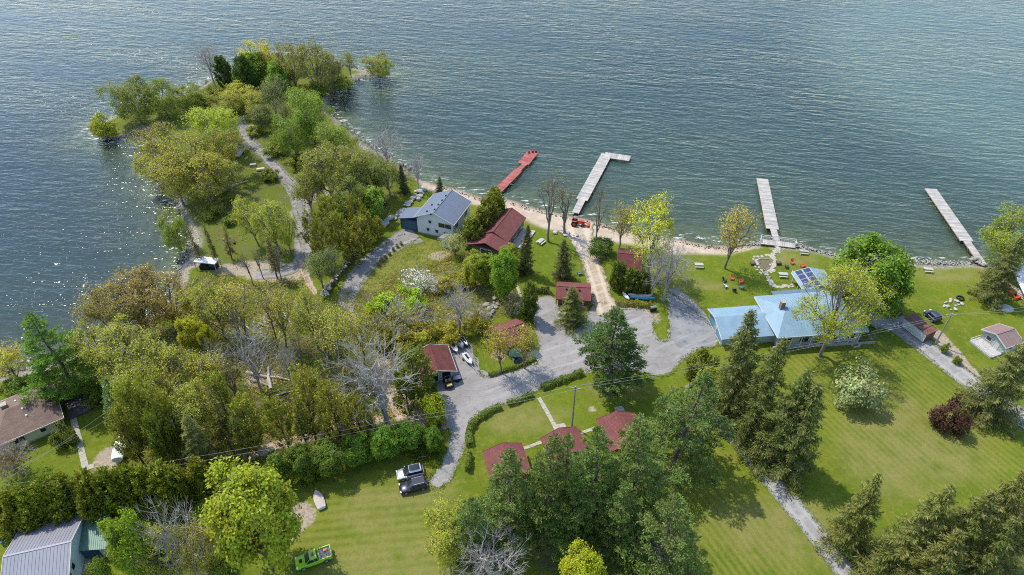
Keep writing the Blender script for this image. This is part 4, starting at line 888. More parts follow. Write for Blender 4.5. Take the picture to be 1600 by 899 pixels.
M_BLUEWALL = plain('blue_wall', (.035, .085, .13), .6, .2, 1); M_TEAL = plain('teal_wall', (.12, .27, .34), .6, .15, 1); M_REDWALL = plain('red_wall', (.20, .05, .045), .75, .25, 1); M_BROWNWALL = plain('brown_wall', (.13, .08, .055), .8, .3, 1.5)
M_GREYWALL = plain('grey_green_wall', (.38, .42, .40), .7, .12, 1); M_DARK = plain('dark_interior', (.012, .013, .016), .9, .3, 1)
def glassmat():
    m, nt, out = newmat('window_glass'); princ(nt, out, (.02, .028, .035), .08, 0, .6); return m
M_GLASS = glassmat(); M_CHIM = plain('chimney_brick', (.24, .17, .14), .9, .3, 3); M_BLACK = plain('black_plastic', (.015, .015, .017), .5, .3, 3); M_STEEL = plain('dull_steel', (.35, .35, .36), .4, .2, 3, .6)
M_GREYWOOD = plain('weathered_wood', (.36, .33, .29), .85, .28, 2); M_WOOD = plain('brown_wood', (.22, .14, .08), .85, .3, 2); M_TYRE = plain('tyre', (.02, .02, .02), .9, .2, 3)

def opening(parent, side, L, W, u, z, w, h, kind='window', frame=None, fill=None, trim=.12):
    """a framed window or door set on a wall; side x-/x+/y-/y+, u along the wall"""
    frame = frame or M_TRIM; s = 1 if side[1] == '+' else -1
    rz = {'x-': math.pi/2*3, 'x+': math.pi/2, 'y-': 0, 'y+': math.pi}[side]
    loc = {'x': (s*L/2, u, z), 'y': (u, s*W/2, z)}[side[0]]
    m = MB(); t = trim
    for cx, cz, sx, sz in ((0, h/2+t/2, w+2*t, t), (0, -h/2-t/2, w+2*t, t), (-w/2-t/2, 0, t, h), (w/2+t/2, 0, t, h)): m.box((cx, -.03, cz), (sx, .10, sz))
    if kind == 'window' and w > 1.2: m.box((0, -.025, 0), (.07, .07, h))
    o = m.build(kind, frame, parent, loc, rz)
    MB().box((0, -.005, 0), (w, .04, h)).build('pane' if kind == 'window' else 'panel', fill or (M_GLASS if kind == 'window' else M_WOOD), o)
    return o
def gable(name, label, r0, r1, W, eave, ridge, roof, wall, trim=None, oh=.45, ext=.4, cat='house', hip=0.0, parts=(), wh=None, thick=.16, fascia=True, walls=True, group=None):
    a, b = P(*r0, ridge), P(*r1, ridge); L = (b-a).length; rz = math.atan2(b.y-a.y, b.x-a.x); c = (a+b)/2
    if hip: L += 2*hip
    t = thing(name, label, cat, (c.x, c.y, 0), rz, group)
    lx, wy = L/2-ext, W/2-oh; sl = (ridge-eave)/(W/2); zw = ridge-sl*wy-.05 if not hip else eave
    if walls:
        m = MB(); m.prism([(-lx, -wy), (lx, -wy), (lx, wy), (-lx, wy)], -.1, zw-.12)
        if not hip:
            for s in (-1, 1): m.add([(s*lx, -wy, zw-.12), (s*lx, wy, zw-.12), (s*lx, 0, ridge-.25), (s*(lx-.2), -wy, zw-.12), (s*(lx-.2), wy, zw-.12), (s*(lx-.2), 0, ridge-.25)], [(0, 1, 2), (5, 4, 3), (0, 2, 5, 3), (1, 4, 5, 2), (0, 3, 4, 1)])
        m.build('wall', wall, t)
        MB().prism([(-lx-.06, -wy-.06), (lx+.06, -wy-.06), (lx+.06, wy+.06), (-lx-.06, wy+.06)], -.1, .28).build('foundation', M_CONC, t)
    X2 = L/2; Y2 = W/2
    m = MB()
    if hip:
        h0 = (-X2+hip, 0, ridge); h1 = (X2-hip, 0, ridge)
        A, B, Cc, D = (-X2, -Y2, eave), (X2, -Y2, eave), (X2, Y2, eave), (-X2, Y2, eave)
        e = [(p[0], p[1], p[2]-thick) for p in (A, B, Cc, D)]
        m.add([A, B, Cc, D, h0, h1]+e, [(0, 1, 5, 4), (2, 3, 4, 5), (1, 2, 5), (3, 0, 4), (9, 8, 7, 6), (0, 6, 7, 1), (1, 7, 8, 2), (2, 8, 9, 3), (3, 9, 6, 0)])
        ro = m.build('roof', roof, t)
    else:
        m.slab((-X2, -Y2, eave), (X2, -Y2, eave), (X2, 0, ridge), (-X2, 0, ridge), thick); m.slab((X2, Y2, eave), (-X2, Y2, eave), (-X2, 0, ridge), (X2, 0, ridge), thick)
        ro = m.build('roof', roof, t)
        MB().bar((-X2-.02, 0, ridge+.01), (X2+.02, 0, ridge+.01), .28, .07).build('ridge_cap', roof, ro)
    if fascia:
        m = MB(); fm = trim or M_TRIM
        for s in (-1, 1):
            m.bar((-X2, s*(Y2+.03), eave-.07), (X2, s*(Y2+.03), eave-.07), .06, .2)
            if not hip:
                for q in (-1, 1): m.bar((s*(X2+.03), q*(Y2+.02), eave-.06), (s*(X2+.03), 0, ridge-.06), .06, .22)
            else: m.bar((s*(X2+.03), -Y2, eave-.07), (s*(X2+.03), Y2, eave-.07), .06, .2)
        m.build('fascia', fm, ro)
    def surf(x, y):
        return ridge-sl*abs(y)
    for p in parts:
        k = p[0]
        if k in ('window', 'door', 'panel'):
            _, side, u, z, w, h = p[:6]; opening(t, side, 2*lx, 2*wy, u, z, w, h, 'window' if k == 'window' else 'door', p[6] if len(p) > 6 else None, p[7] if len(p) > 7 else None)
        elif k == 'chimney':
            _, x, y, w, h = p; z = surf(x, y); ch = MB().box((x, y, z+h/2-.3), (w, w, h+.6)).build('chimney', M_CHIM, ro); MB().box((x, y, z+h+.04), (w+.12, w+.12, .1)).build('cap', M_CONC, ch)
        elif k == 'vent':
            _, x, y = p; z = surf(x, y); MB().box((x, y, z+.12), (.32, .32, .34)).build('vent', M_BLACK, ro)
        elif k == 'whitevent':
            _, x, y = p; z = surf(x, y); MB().tube([(x, y, z-.2), (x, y, z+.22)], .17, 8).build('vent', M_TRIM, ro)
        elif k == 'seams':
            m = MB(); x = -X2+.1
            while x < X2:
                for q in (-1, 1): m.bar((x, q*Y2, eave+.02), (x, 0, ridge+.02), .05, .05)
                x += p[1]
            tag(m.build('roof_seams', roof, ro), kind='stuff')
    t['_d'] = (L, W, eave, ridge); return t, L, W, 2*lx, 2*wy

# white house with its blue garage
h, L, W, lx, wy = gable('white_house', 'two-storey white house with slate-blue roof and blue garage by the beach', (676.5, 333), (706, 297), 10.2, 4.6, 6.9, R_GREY, M_WHITE,
    parts=[('window', 'x-', 1.2, 3.9, .7, .8), ('window', 'x-', -2.6, 3.6, 3.2, 1.2, M_TRIM, M_GLASS), ('window', 'x-', 1.9, 1.6, .6, .9), ('window', 'x-', -.4, 1.6, .7, .9), ('window', 'x-', -3.0, 1.3, 1.6, 1.1), ('window', 'y-', -3, 3, 1.4, 1.1), ('window', 'y-', 2.5, 3, 1.4, 1.1), ('window', 'x+', 0, 3.2, 3, 1.4)]
    + [('vent', -6+2.1*i, .25) for i in range(5)] + [('vent', -4, 2.2), ('vent', -1, 2.4)])
g0 = MB(); g0.slab((-L/2-.6, W/2-.3, 4.1), (L/2-4.5, W/2-.3, 4.1), (L/2-4.5, W/2-.3-.001, 4.1), (-L/2-.6, W/2-.3, 4.1), .05) if False else None
x0, x1, y0, y1 = -L/2+.2, L/2-5.5, W/2-.75, W/2+4.6
MB().slab((x1, y1, 3.0), (x0, y1, 3.0), (x0, y0, 4.5), (x1, y0, 4.5), .16).build('garage_roof', R_GREY, h)
MB().prism([(x0+.4, y0+.35), (x1-.4, y0+.35), (x1-.4, y1-.4), (x0+.4, y1-.4)], -.1, 2.95).build('garage_wall', M_BLUEWALL, h)
gd = MB().box((x0+.37, (y0+y1)/2, 1.25), (.06, 3.6, 2.3)).build('garage_door', plain('garage_blue', (.05, .11, .16), .5, .15, 1), h)
m = MB()
for k in range(1, 4): m.box((x0+.33, (y0+y1)/2, .1+.575*k), (.03, 3.5, .04))
m.build('door_groove', M_BLACK, gd)
m = MB()
for k in range(5): m.box((-L/2-.6-.3*k+.9, -1.5, .9-.18*k), (.3, 1.1, .12))
m.build('entry_steps', M_GREYWOOD, h)
gable('white_shed', 'little white shed with grey roof behind the white house', (694.5, 372), (703, 366), 3.4, 2.3, 3.0, R_GREY, M_WHITE, cat='shed', parts=[('window', 'y-', 0, 1.4, .7, .7), ('window', 'x-', 0, 1.4, .6, .6)])
# long red cottage
h, L, W, lx, wy = gable('red_cottage', 'long cottage with red shingle roof beside the beach', (770, 362), (799.5, 325), 7.4, 3.0, 4.9, R_RED, M_BROWNWALL, M_REDWALL,
    parts=[('window', 'y-', -4, 1.7, 1.8, 1.3), ('window', 'y-', 0, 1.7, 1.8, 1.3), ('window', 'y-', 4, 1.7, 1.8, 1.3), ('door', 'y-', -6.2, 1.1, 1.0, 2.1, None, M_TEAL), ('window', 'x+', 0, 1.8, 2.4, 1.4), ('chimney', 1.5, 3.9, .6, 1.4), ('vent', -1, 1.2)])
x0, x1 = -L/2-4.2, -L/2+.3
m = MB(); m.slab((x0, -5.0, 2.55), (x1, -5.0, 2.55), (x1, 0, 4.5), (x0, 0, 4.5), .16); m.slab((x1, 5.0, 2.55), (x0, 5.0, 2.55), (x0, 0, 4.5), (x1, 0, 4.5), .16); m.build('porch_roof', R_RED, h)
MB().prism([(x0+.5, -4.4), (x1, -4.4), (x1, 4.4), (x0+.5, 4.4)], -.1, 2.7).build('porch_wall', M_BROWNWALL, h)
opening(h, 'x-', 2*abs(x0+.5), 9, 0, 1.5, 2.6, 1.5)
MB().prism([(-3, -wy/2-3.2), (L/2-.5, -wy/2-3.2), (L/2-.5, -wy/2-.1), (-3, -wy/2-.1)], -.05, .35).build('deck', M_GREYWOOD, h)
# cabins
def wins(lx, W): return [('window', 'y-', -lx*.25, 1.4, 1.1, .9), ('window', 'y-', lx*.25, 1.4, 1.1, .9), ('door', 'y-', 0, 1.05, .9, 2.0, None, M_BROWNWALL), ('window', 'x-', 0, 1.45, 1.1, .9), ('window', 'x+', 0, 1.45, 1.1, .9), ('window', 'y+', 0, 1.45, 1.1, .9)]
gable('red_cabin', 'small red-roofed cabin at the top of the gravel yard beside the dirt lane', (870, 447), (923, 449.5), 5.6, 2.3, 3.5, R_RED, M_REDWALL, M_REDWALL, cat='cabin', parts=wins(6.5, 5)+[('vent', -1.5, -.7), ('vent', 1.2, -.8)])
h, L, W, lx, wy = gable('red_cabin', 'red-roofed cabin behind two budding trees beside the gravel yard', (777, 519), (818, 504), 6.4, 2.3, 3.9, R_RED, M_REDWALL, M_REDWALL, cat='cabin', parts=wins(6.5, 5)+[('vent', 1.2, -1.0), ('whitevent', 2.4, -.6)])
MB().prism([(-L/2+.8, -W/2-3.4), (L/2+.6, -W/2-3.4), (L/2+.6, -W/2+.4), (-L/2+.8, -W/2+.4)], -.05, .10).build('patio', plain('dark_patio', (.06, .085, .10), .8, .25, 1), h)
gable('garage', 'dark-red roofed open-front garage beside the parked water scooters', (684.5, 579), (671, 538), 7.0, 2.5, 3.9, R_DKRED, M_GREYWALL, M_TRIM, cat='garage', ext=.9,
    parts=[('panel', 'x-', 1.2, 1.15, 2.4, 2.1, M_TRIM, M_DARK), ('panel', 'x-', -1.6, 1.15, 1.6, 2.1, M_TRIM, M_DARK), ('window', 'y-', 0, 1.4, .9, .8)])
gable('red_cabin', 'dark red-roofed cabin half hidden by cedars near the beach', (966, 395), (1004, 399), 7.6, 2.4, 3.9, R_DKRED, M_BROWNWALL, M_BROWNWALL, cat='cabin', parts=wins(6, 5))
for lab, r0, r1, Wd in (('westernmost of the three red cabins in front of the pine grove', (785, 692), (799, 738), 6.6), ('middle one of the three red cabins before the pines, beside the power pole', (873, 669), (897, 712), 6.6), ('red-roofed cabin with a blue bin, easternmost of the three before the pine grove', (962.5, 643), (984, 694), 6.8)):
    gable('red_cabin', lab, r0, r1, Wd, 2.5, 3.7, R_RED, M_REDWALL, M_REDWALL, cat='cabin', parts=[('door', 'y-', -1.5, 1.05, .9, 2.0, None, M_TRIM), ('window', 'y-', 1.2, 1.5, 1.2, 1.0), ('window', 'y+', 0, 1.5, 1.2, 1.0), ('window', 'x-', 0, 1.5, 1.3, 1.0), ('door', 'x+', 0, 1.05, .9, 2.0, None, M_TRIM)])
# blue-roofed lodge
h, L, W, lx, wy = gable('lodge', 'long blue metal-roofed lodge with hipped roof and garage wing', (1228, 480), (1312, 474), 12.2, 3.5, 5.7, R_BLUE, M_GREYWALL, M_TRIM, hip=3.6, cat='lodge', oh=.9, ext=.9,
    parts=[('window', 'y-', x, 1.6, 1.8, 1.3) for x in (-6.5, -3, 3, 6.5)] + [('door', 'y-', 0, 1.05, 1.0, 2.1, None, M_BLUEWALL), ('window', 'x-', 0, 1.6, 1.8, 1.2), ('chimney', -6.2, .3, .8, 1.3)] + [('window', 'y+', x, 1.6, 2.2, 1.4) for x in (-5, 0, 5)])
a = P(1117, 496, 3.7); b = P(1193, 489.5, 3.7); M_ = h.matrix_basis.inverted() if False else None
from mathutils import Matrix
inv = (Matrix.Translation(h.location) @ Matrix.Rotation(h.rotation_euler.z, 4, 'Z')).inverted()
la, lb = inv @ a, inv @ b; ym = (la.y+lb.y)/2; xa, xb = la.x, -L/2+1.6
m = MB(); m.slab((xa, ym-5.0, 2.3), (xb, ym-5.0, 2.3), (xb, ym, 3.7), (xa, ym, 3.7), .16); m.slab((xb, ym+3.6, 2.7), (xa, ym+3.6, 2.7), (xa, ym, 3.7), (xb, ym, 3.7), .16); wr = m.build('wing_roof', R_BLUE, h)
m = MB()
for q, yy, zz in ((0, ym-5.0, 2.3), (1, ym+3.6, 2.7)): m.bar((xa-.04, yy, zz-.06), (xa-.04, ym, 3.64), .08, .24)
m.build('fascia', M_TRIM, wr)
ww = MB().prism([(xa+.5, ym-4.4), (xb, ym-4.4), (xb, ym+3.1), (xa+.5, ym+3.1)], -.1, 2.35).build('wing_wall', M_GREYWALL, h)
MB().add([(xa+.5, ym-4.4, 2.35), (xa+.5, ym+3.1, 2.35), (xa+.5, ym, 3.45), (xa+.7, ym-4.4, 2.35), (xa+.7, ym+3.1, 2.35), (xa+.7, ym, 3.45)], [(2, 1, 0), (3, 4, 5), (0, 3, 5, 2), (2, 5, 4, 1), (1, 4, 3, 0)]).build('wing_gable', M_TEAL, h)
for yy in (ym-2.6, ym+1.4): 
    d_ = opening(h, 'x-', 2*abs(xa+.5), 9, yy, 1.2, 2.9, 2.2, 'garage_door', M_TRIM, M_TEAL)
MB().prism([(-L/2+4, W/2-.6), (L/2-1, W/2-.6), (L/2-1, W/2+3.2), (-L/2+4, W/2+3.2)], -.05, .4).build('rear_deck', M_GREYWOOD, h)
MB().slab((L/2-2, W/2+2.0, 2.85), (-L/2+4.5, W/2+2.0, 2.85), (-L/2+4.5, W/2-.4, 3.1), (L/2-2, W/2-.4, 3.1), .12).build('rear_porch_roof', plain('navy_roof', (.10, .15, .20), .6, .15, 1), h)
for k in range(9): x = -L/2+1.2+k*(L-2.4)/8; MB().box((x, -W/2+.25, 1.65), (.14, .14, 3.3)).build('porch_post', M_TRIM, h)
m = MB(); m.bar((-L/2+1.2, -W/2+.25, 1.0), (L/2-1.2, -W/2+.25, 1.0), .06, .1); m.bar((-L/2+1.2, -W/2+.25, .6), (L/2-1.2, -W/2+.25, .6), .05, .08); m.build('porch_rail', M_TRIM, h)
m = MB(); x = -L/2+.6
while x < L/2:
    for q in (-1, 1):
        e = min(1.0, (L/2-abs(x))/3.6); m.bar((x, q*W/2, 3.53), (x, q*W/2*(1-e), 3.53+2.2*e), .05, .05)
    x += .6
tag(m.build('roof_seams', R_BLUE, h), kind='stuff')
tag(MB().bar((0, 0, .18), (20.5, 1.5, .18), .3, .55).build('retaining_wall', M_GREYWOOD, None, P(1207, 545), 0), 'low timber retaining wall along the front of the blue-roofed lodge', 'wall')
# solar-panel gazebo
h, L, W, lx, wy = gable('gazebo', 'open gazebo with pale blue roof under solar panels', (1264, 418), (1284, 446), 7.4, 2.4, 3.5, R_BLUE, M_WHITE, oh=.5, cat='gazebo', walls=False)
for sx in (-1, 0, 1):
    for sy in (-1, 1): MB().box((sx*(L/2-.5), sy*(W/2-.6), 1.15), (.16, .16, 2.35)).build('post', M_TRIM, h)
M_PV = plain('solar_cell', (.035, .045, .11), .15, .25, 3, 0, .6)
sl = (3.5-2.4)/(W/2); ang = math.atan(sl)
for i in range(4):
    for j in range(2):
        x = -L/2+.75+i*1.18*1.25; y = -(.75+j*1.62)
        if x > L/2-.5: continue
        z = 3.5-sl*abs(y)+.10; n = Vector((0, -math.sin(ang), math.cos(ang))); du = Vector((0, math.cos(ang), math.sin(ang)))
        c = Vector((x, y, z)); e = Vector((1, 0, 0))*.68; f = du*.76
        pn = MB().slab(c-e-f, c+e-f, c+e+f, c-e+f, .05).build('solar_panel', M_TRIM, h); e, f, c = e*.93, f*.93, c+n*.012
        MB().slab(c-e-f, c+e-f, c+e+f, c-e+f, .01).build('cell_face', M_PV, pn)
# cottage at the right edge
h, L, W, lx, wy = gable('grey_cottage', 'small grey-green cottage with mauve roof and white deck', (1557, 522.5), (1585, 513.5), 5.6, 2.3, 3.5, R_PINK, M_GREYWALL, M_TRIM, parts=[('window', 'y-', 0, 1.4, .9, .9), ('door', 'x-', -.8, 1.05, .9, 2.0, None, M_TRIM), ('window', 'x-', .9, 1.4, 1.0, .9)])
MB().prism([(-L/2-2.4, -W/2+.3), (-L/2+.5, -W/2+.3), (-L/2+.5, W/2-.3), (-L/2-2.4, W/2-.3)], .0, .35).build('deck', plain('pale_deck', (.40, .38, .35), .8, .2, 2), h)
m = MB()
for y in (-W/2+.35, W/2-.35): m.bar((-L/2-2.4, y, .95), (-L/2+.4, y, .95), .07, .09); m.box((-L/2-2.35, y, .6), (.1, .1, .8))
m.bar((-L/2-2.35, -W/2+.35, .95), (-L/2-2.35, W/2-.35, .95), .07, .09); m.build('deck_rail', M_TRIM, h)
# brown-roofed house at the left edge
h, L, W, lx, wy = gable('brown_house', 'cream bungalow with brown hipped roof at the western shore', (8, 641), (52, 623), 10.6, 2.7, 4.8, R_BROWN, M_CREAM, M_TRIM, hip=3.0, oh=.6, ext=.6,
    parts=[('window', 'y-', -2, 1.5, 1.6, 1.0), ('window', 'y-', 1.6, 1.5, .8, .8), ('window', 'y-', 4.0, 1.5, 1.2, 1.0), ('window', 'x+', 0, 1.5, 1.6, 1.1), ('chimney', -2.2, 1.3, .9, .8), ('whitevent', -.6, 2.2), ('whitevent', .6, 1.6), ('whitevent', .2, -1.0), ('whitevent', .4, -2.4), ('whitevent', -4.0, -2.4)])
MB().prism([(-L/2-5, -W/2+.2), (-L/2+1.5, -W/2+.2), (-L/2+1.5, .5), (-L/2-5, .5)], -.1, 2.6).build('side_wing_wall', M_CREAM, h)
m = MB(); m.slab((-L/2-5.4, -W/2-.35, 2.6), (-L/2+3, -W/2-.35, 2.6), (-L/2+3, -2.2, 3.7), (-L/2-5.4, -2.2, 3.7), .16); m.slab((-L/2+3, 1.0, 2.6), (-L/2-5.4, 1.0, 2.6), (-L/2-5.4, -2.2, 3.7), (-L/2+3, -2.2, 3.7), .16); m.build('side_wing_roof', R_BROWN, h)
m = MB(); m.tube([(-L/2-.2, W/2-2, 2.5), (-L/2-.2, W/2-2, 7.5)], .05, 5)
for k in range(7): m.bar((-L/2-1.3+.12*k, W/2-3.0+.33*k, 7.2), (-L/2+1.0-.12*k*.2, W/2-3.0+.33*k, 7.2), .04)
m.bar((-L/2-.2, W/2-3.2, 7.25), (-L/2-.2, W/2-.6, 7.25), .05); m.build('aerial', M_STEEL, h)
d = MB().prism([(L/2+.3, -3.5), (L/2+3.9, -3.5), (L/2+3.9, 5.5), (L/2+.3, 5.5)], -.05, .35).build('side_deck', plain('dark_deck', (.09, .085, .08), .85, .3, 2), h)
m = MB()
for k in range(10): m.box((L/2+3.85, -3.4+k*.98, .85), (.08, .08, 1.0))
m.bar((L/2+3.85, -3.4, 1.35), (L/2+3.85, 5.4, 1.35), .1, .06); m.build('deck_rail', plain('grey_rail', (.25, .27, .29), .7, .2, 2), d)
for k in range(4): MB().box((L/2+4.1+.25*k, -2.4, .3-.09*k), (.28, 1.3, .1)).build('step', M_GREYWOOD, d)
# grey barn and green shed
gable('metal_barn', 'large grey metal-roofed barn with pale blue gable', (5, 870), (111, 846), 14.5, 3.3, 5.8, R_METAL, plain('pale_blue_wall', (.55, .66, .70), .7, .1, 1), M_TRIM, cat='barn', parts=[('seams', .45), ('window', 'x+', -2.2, 3.0, .9, 1.1), ('window', 'x+', -3.8, 3.0, .9, 1.1), ('door', 'x+', -5.4, 1.1, 1.0, 2.1, None, M_BLUEWALL)])
p = [P(128, 807, 3.2), P(172, 800, 3.2), P(168, 858, 2.5), P(121.5, 861, 2.5)]; o_ = Vector((p[3].x, p[3].y, 0)); q = [v_-o_ for v_ in p]
h = thing('green_shed', 'green metal-roofed lean-to shed with a blue door beside the barn', 'shed', o_)
MB().slab(q[3], q[2], q[1], q[0], .14).build('roof', R_GREEN, h)
ins = lambda v_, k: ((sum(w.x for w in q)/4)*(1-k)+v_.x*k, (sum(w.y for w in q)/4)*(1-k)+v_.y*k)
MB().prism([ins(q[3], .93), ins(q[2], .93), ins(q[1], .93), ins(q[0], .93)], -.1, 2.35).build('wall', M_TRIM, h)
a = Vector((*ins(q[3], .93), 1.1)); b = Vector((*ins(q[2], .93), 1.1)); dd = (b-a).normalized(); c = a.lerp(b, .34)
MB().box((c.x, c.y-.04, 1.1), (2.6, .08, 2.1), math.atan2(dd.y, dd.x)).build('door', M_BLUEWALL, h)
m = MB()
for k in range(1, 14):
    u = k/14; m.bar(q[3].lerp(q[2], u)+Vector((0, 0, .03)), q[0].lerp(q[1], u)+Vector((0, 0, .03)), .05, .05)
tag(m.build('roof_seams', R_GREEN, h), kind='stuff')
# white canopy by the cove
c = [P(302, 409, 2.3), P(335, 413, 2.3), P(343, 404, 2.3), P(309, 400, 2.3)]; o_ = Vector((c[0].x, c[0].y, 0)); q = [v_-o_ for v_ in c]
h = thing('canopy_shelter', 'white flat canopy shelter on posts at the edge of the cove', 'shelter', o_)
MB().slab(q[0], q[1], q[2], q[3], .14).build('canopy', M_WHITE, h)
for v_ in q: MB().box((v_.x*.96+.1, v_.y*.96, 1.1), (.12, .12, 2.2)).build('post', M_GREYWOOD, h)
m = MB(); cx, cy = sum(v_.x for v_ in q)/4, sum(v_.y for v_ in q)/4; m.box((cx, cy, .5), (3.6, 1.4, .9)); m.box((cx-.6, cy-.2, 1.1), (1.2, 1.0, .4)); m.build('stored_crate', M_BLACK, h)

# ------------------------------------------------------------------ docks
def dock(name, label, sections, deckmat, z=.15):
    """sections: (end a px, end b px, width m)"""
    o0 = P(*sections[0][0], z); root = thing(name, label, 'dock', (o0.x, o0.y, 0))
    for a, b, w in sections:
        A, B = P(*a, z)-o0, P(*b, z)-o0; A.z = B.z = z; d = (B-A); L = d.length; d.normalize(); s = Vector((-d.y, d.x, 0)); rz = math.atan2(d.y, d.x)
        m = MB()
        for k in (-1, 1): m.bar(A+s*k*(w/2-.1)-Vector((0, 0, .16)), B+s*k*(w/2-.1)-Vector((0, 0, .16)), .12, .26)
        fr = m.build('frame', M_WOOD, root)
        m = MB(); n = int(L/.2)
        for k in range(n):
            c = A+d*(k+.5)*L/n; m.box((c.x, c.y, z+_rr.uniform(-.008, .008)), (L/n-.02, w+_rr.uniform(-.03, .03), .045), rz)
        tag(m.build('planks', deckmat, root), kind='stuff')
        k = 1.2
        while k < L:
            for q in (-1, 1):
                c = A+d*k+s*q*(w/2+.06); MB().tube([(c.x, c.y, -3.2), (c.x, c.y, z+.12)], .07, 6).build('post', M_WOOD, root)
            k += 4.5
    return root
def plankmat(name, c1, c2):
    m, nt, out = newmat(name); n = noise(nt, coords(nt), .5, 4, .6); n2 = noise(nt, coords(nt, 'Object'), 3.5, 4, .7)
    g = nt.nodes.new('ShaderNodeNewGeometry')
    c = mixc(nt, ramp(nt, n, .35, .65), c1, c2); c = mixc(nt, mth(nt, 'MULTIPLY', ramp(nt, n2, .5, .75), .5), c, tuple(x*.55 for x in c1))
    c = mixc(nt, 1.0, c, mth(nt, 'ADD', mth(nt, 'MULTIPLY', g.outputs['Random Per Island'], .45), .75), 'MULTIPLY')
    princ(nt, out, c, .85, 0, .2); return m
PK_RED = plankmat('red_planks', (.30, .085, .075), (.38, .125, .11)); PK_PALE = plankmat('pale_planks', (.35, .32, .285), (.43, .40, .36))
r = dock('red_dock', 'red-painted straight dock with a wider end platform', [((774, 302), (810, 266), 2.3), ((808, 268), (820, 256), 1.5), ((817.5, 256), (833.5, 236.5), 3.2)], PK_RED)
m = MB(); 
for sx in (0, .9, 1.8): m.box((11.8+sx*.9, 29.2-sx*.5, .45), (.7, .7, .8), .6)
e = P(831, 239, .15)-P(774, 302, .15)
for k in (-.9, .2, 1.1):
    MB().box((0, 0, .42), (.55, .55, .5), 0, .8).build('bench', M_REDWALL, r, (e.x+k, e.y+.2*k, .15), .5)
dock('white_dock', 'pale L-shaped dock reaching out beside the red dock', [((899, 333), (910, 311), 1.8), ((909, 312.5), (948, 241), 3.0), ((944.5, 242), (984.5, 248), 3.0)], PK_PALE)
r = dock('white_dock', 'pale straight dock with a railed landing in front of the pond', [((1216, 384), (1208, 357), 1.5), ((1207, 358), (1191, 279.5), 3.0), ((1188, 377), (1242, 383.5), 2.2)], PK_PALE, .12)
o0 = P(1216, 384, .12); m = MB()
def rail(a, b, n):
    A, B = P(*a, 0)-o0, P(*b, 0)-o0
    for k in range(n+1): c = A.lerp(B, k/n); m.box((c.x, c.y, .6), (.11, .11, 1.0))
    for zz in (1.08, .65): m.bar((A.x, A.y, zz), (B.x, B.y, zz), .1, .09)
rail((1188.5, 373), (1207, 375.5), 4); rail((1216, 376.5), (1242, 380), 5); rail((1188.5, 373), (1187.5, 379), 1); rail((1242, 380), (1242.5, 386), 1)
m.build('railing', M_TRIM, r)
dock('white_dock', 'long pale straight dock leading away from the neighbouring lawn', [((1536, 413), (1509, 374), 1.7), ((1511, 377), (1454, 295), 3.0)], PK_PALE)

# ------------------------------------------------------------------ vehicles
M_RIM = plain('wheel_rim', (.45, .45, .47), .35, .15, 4, .7); M_LAMP = plain('headlamp', (.75, .75, .72), .2, .1, 4); M_TAIL = plain('tail_lamp', (.35, .02, .02), .3, .1, 4); M_GLASSDK = M_GLASS
def paint(name, col, metal=.2):
    if name in MATS: return MATS[name]
    m, nt, out = newmat(name); n = noise(nt, coords(nt), 3, 3); c = mixc(nt, n, tuple(x*.9 for x in col), tuple(min(1, x*1.08) for x in col))
    p = princ(nt, out, c, .32, metal, .4); p.inputs['Coat Weight'].default_value = .25; MATS[name] = m; return m
def ring(x, w, z0, z1, r=.18, top=None):
    t = top if top is not None else w
    return [(x, -w+r*.5, z0), (x, -w, z0+r), (x, -(w+t)/2-.0, (z0+z1)/2), (x, -t, z1-r*.6), (x, -t+r, z1), (x, t-r, z1), (x, t, z1-r*.6), (x, (w+t)/2, (z0+z1)/2), (x, w, z0+r), (x, w-r*.5, z0)]
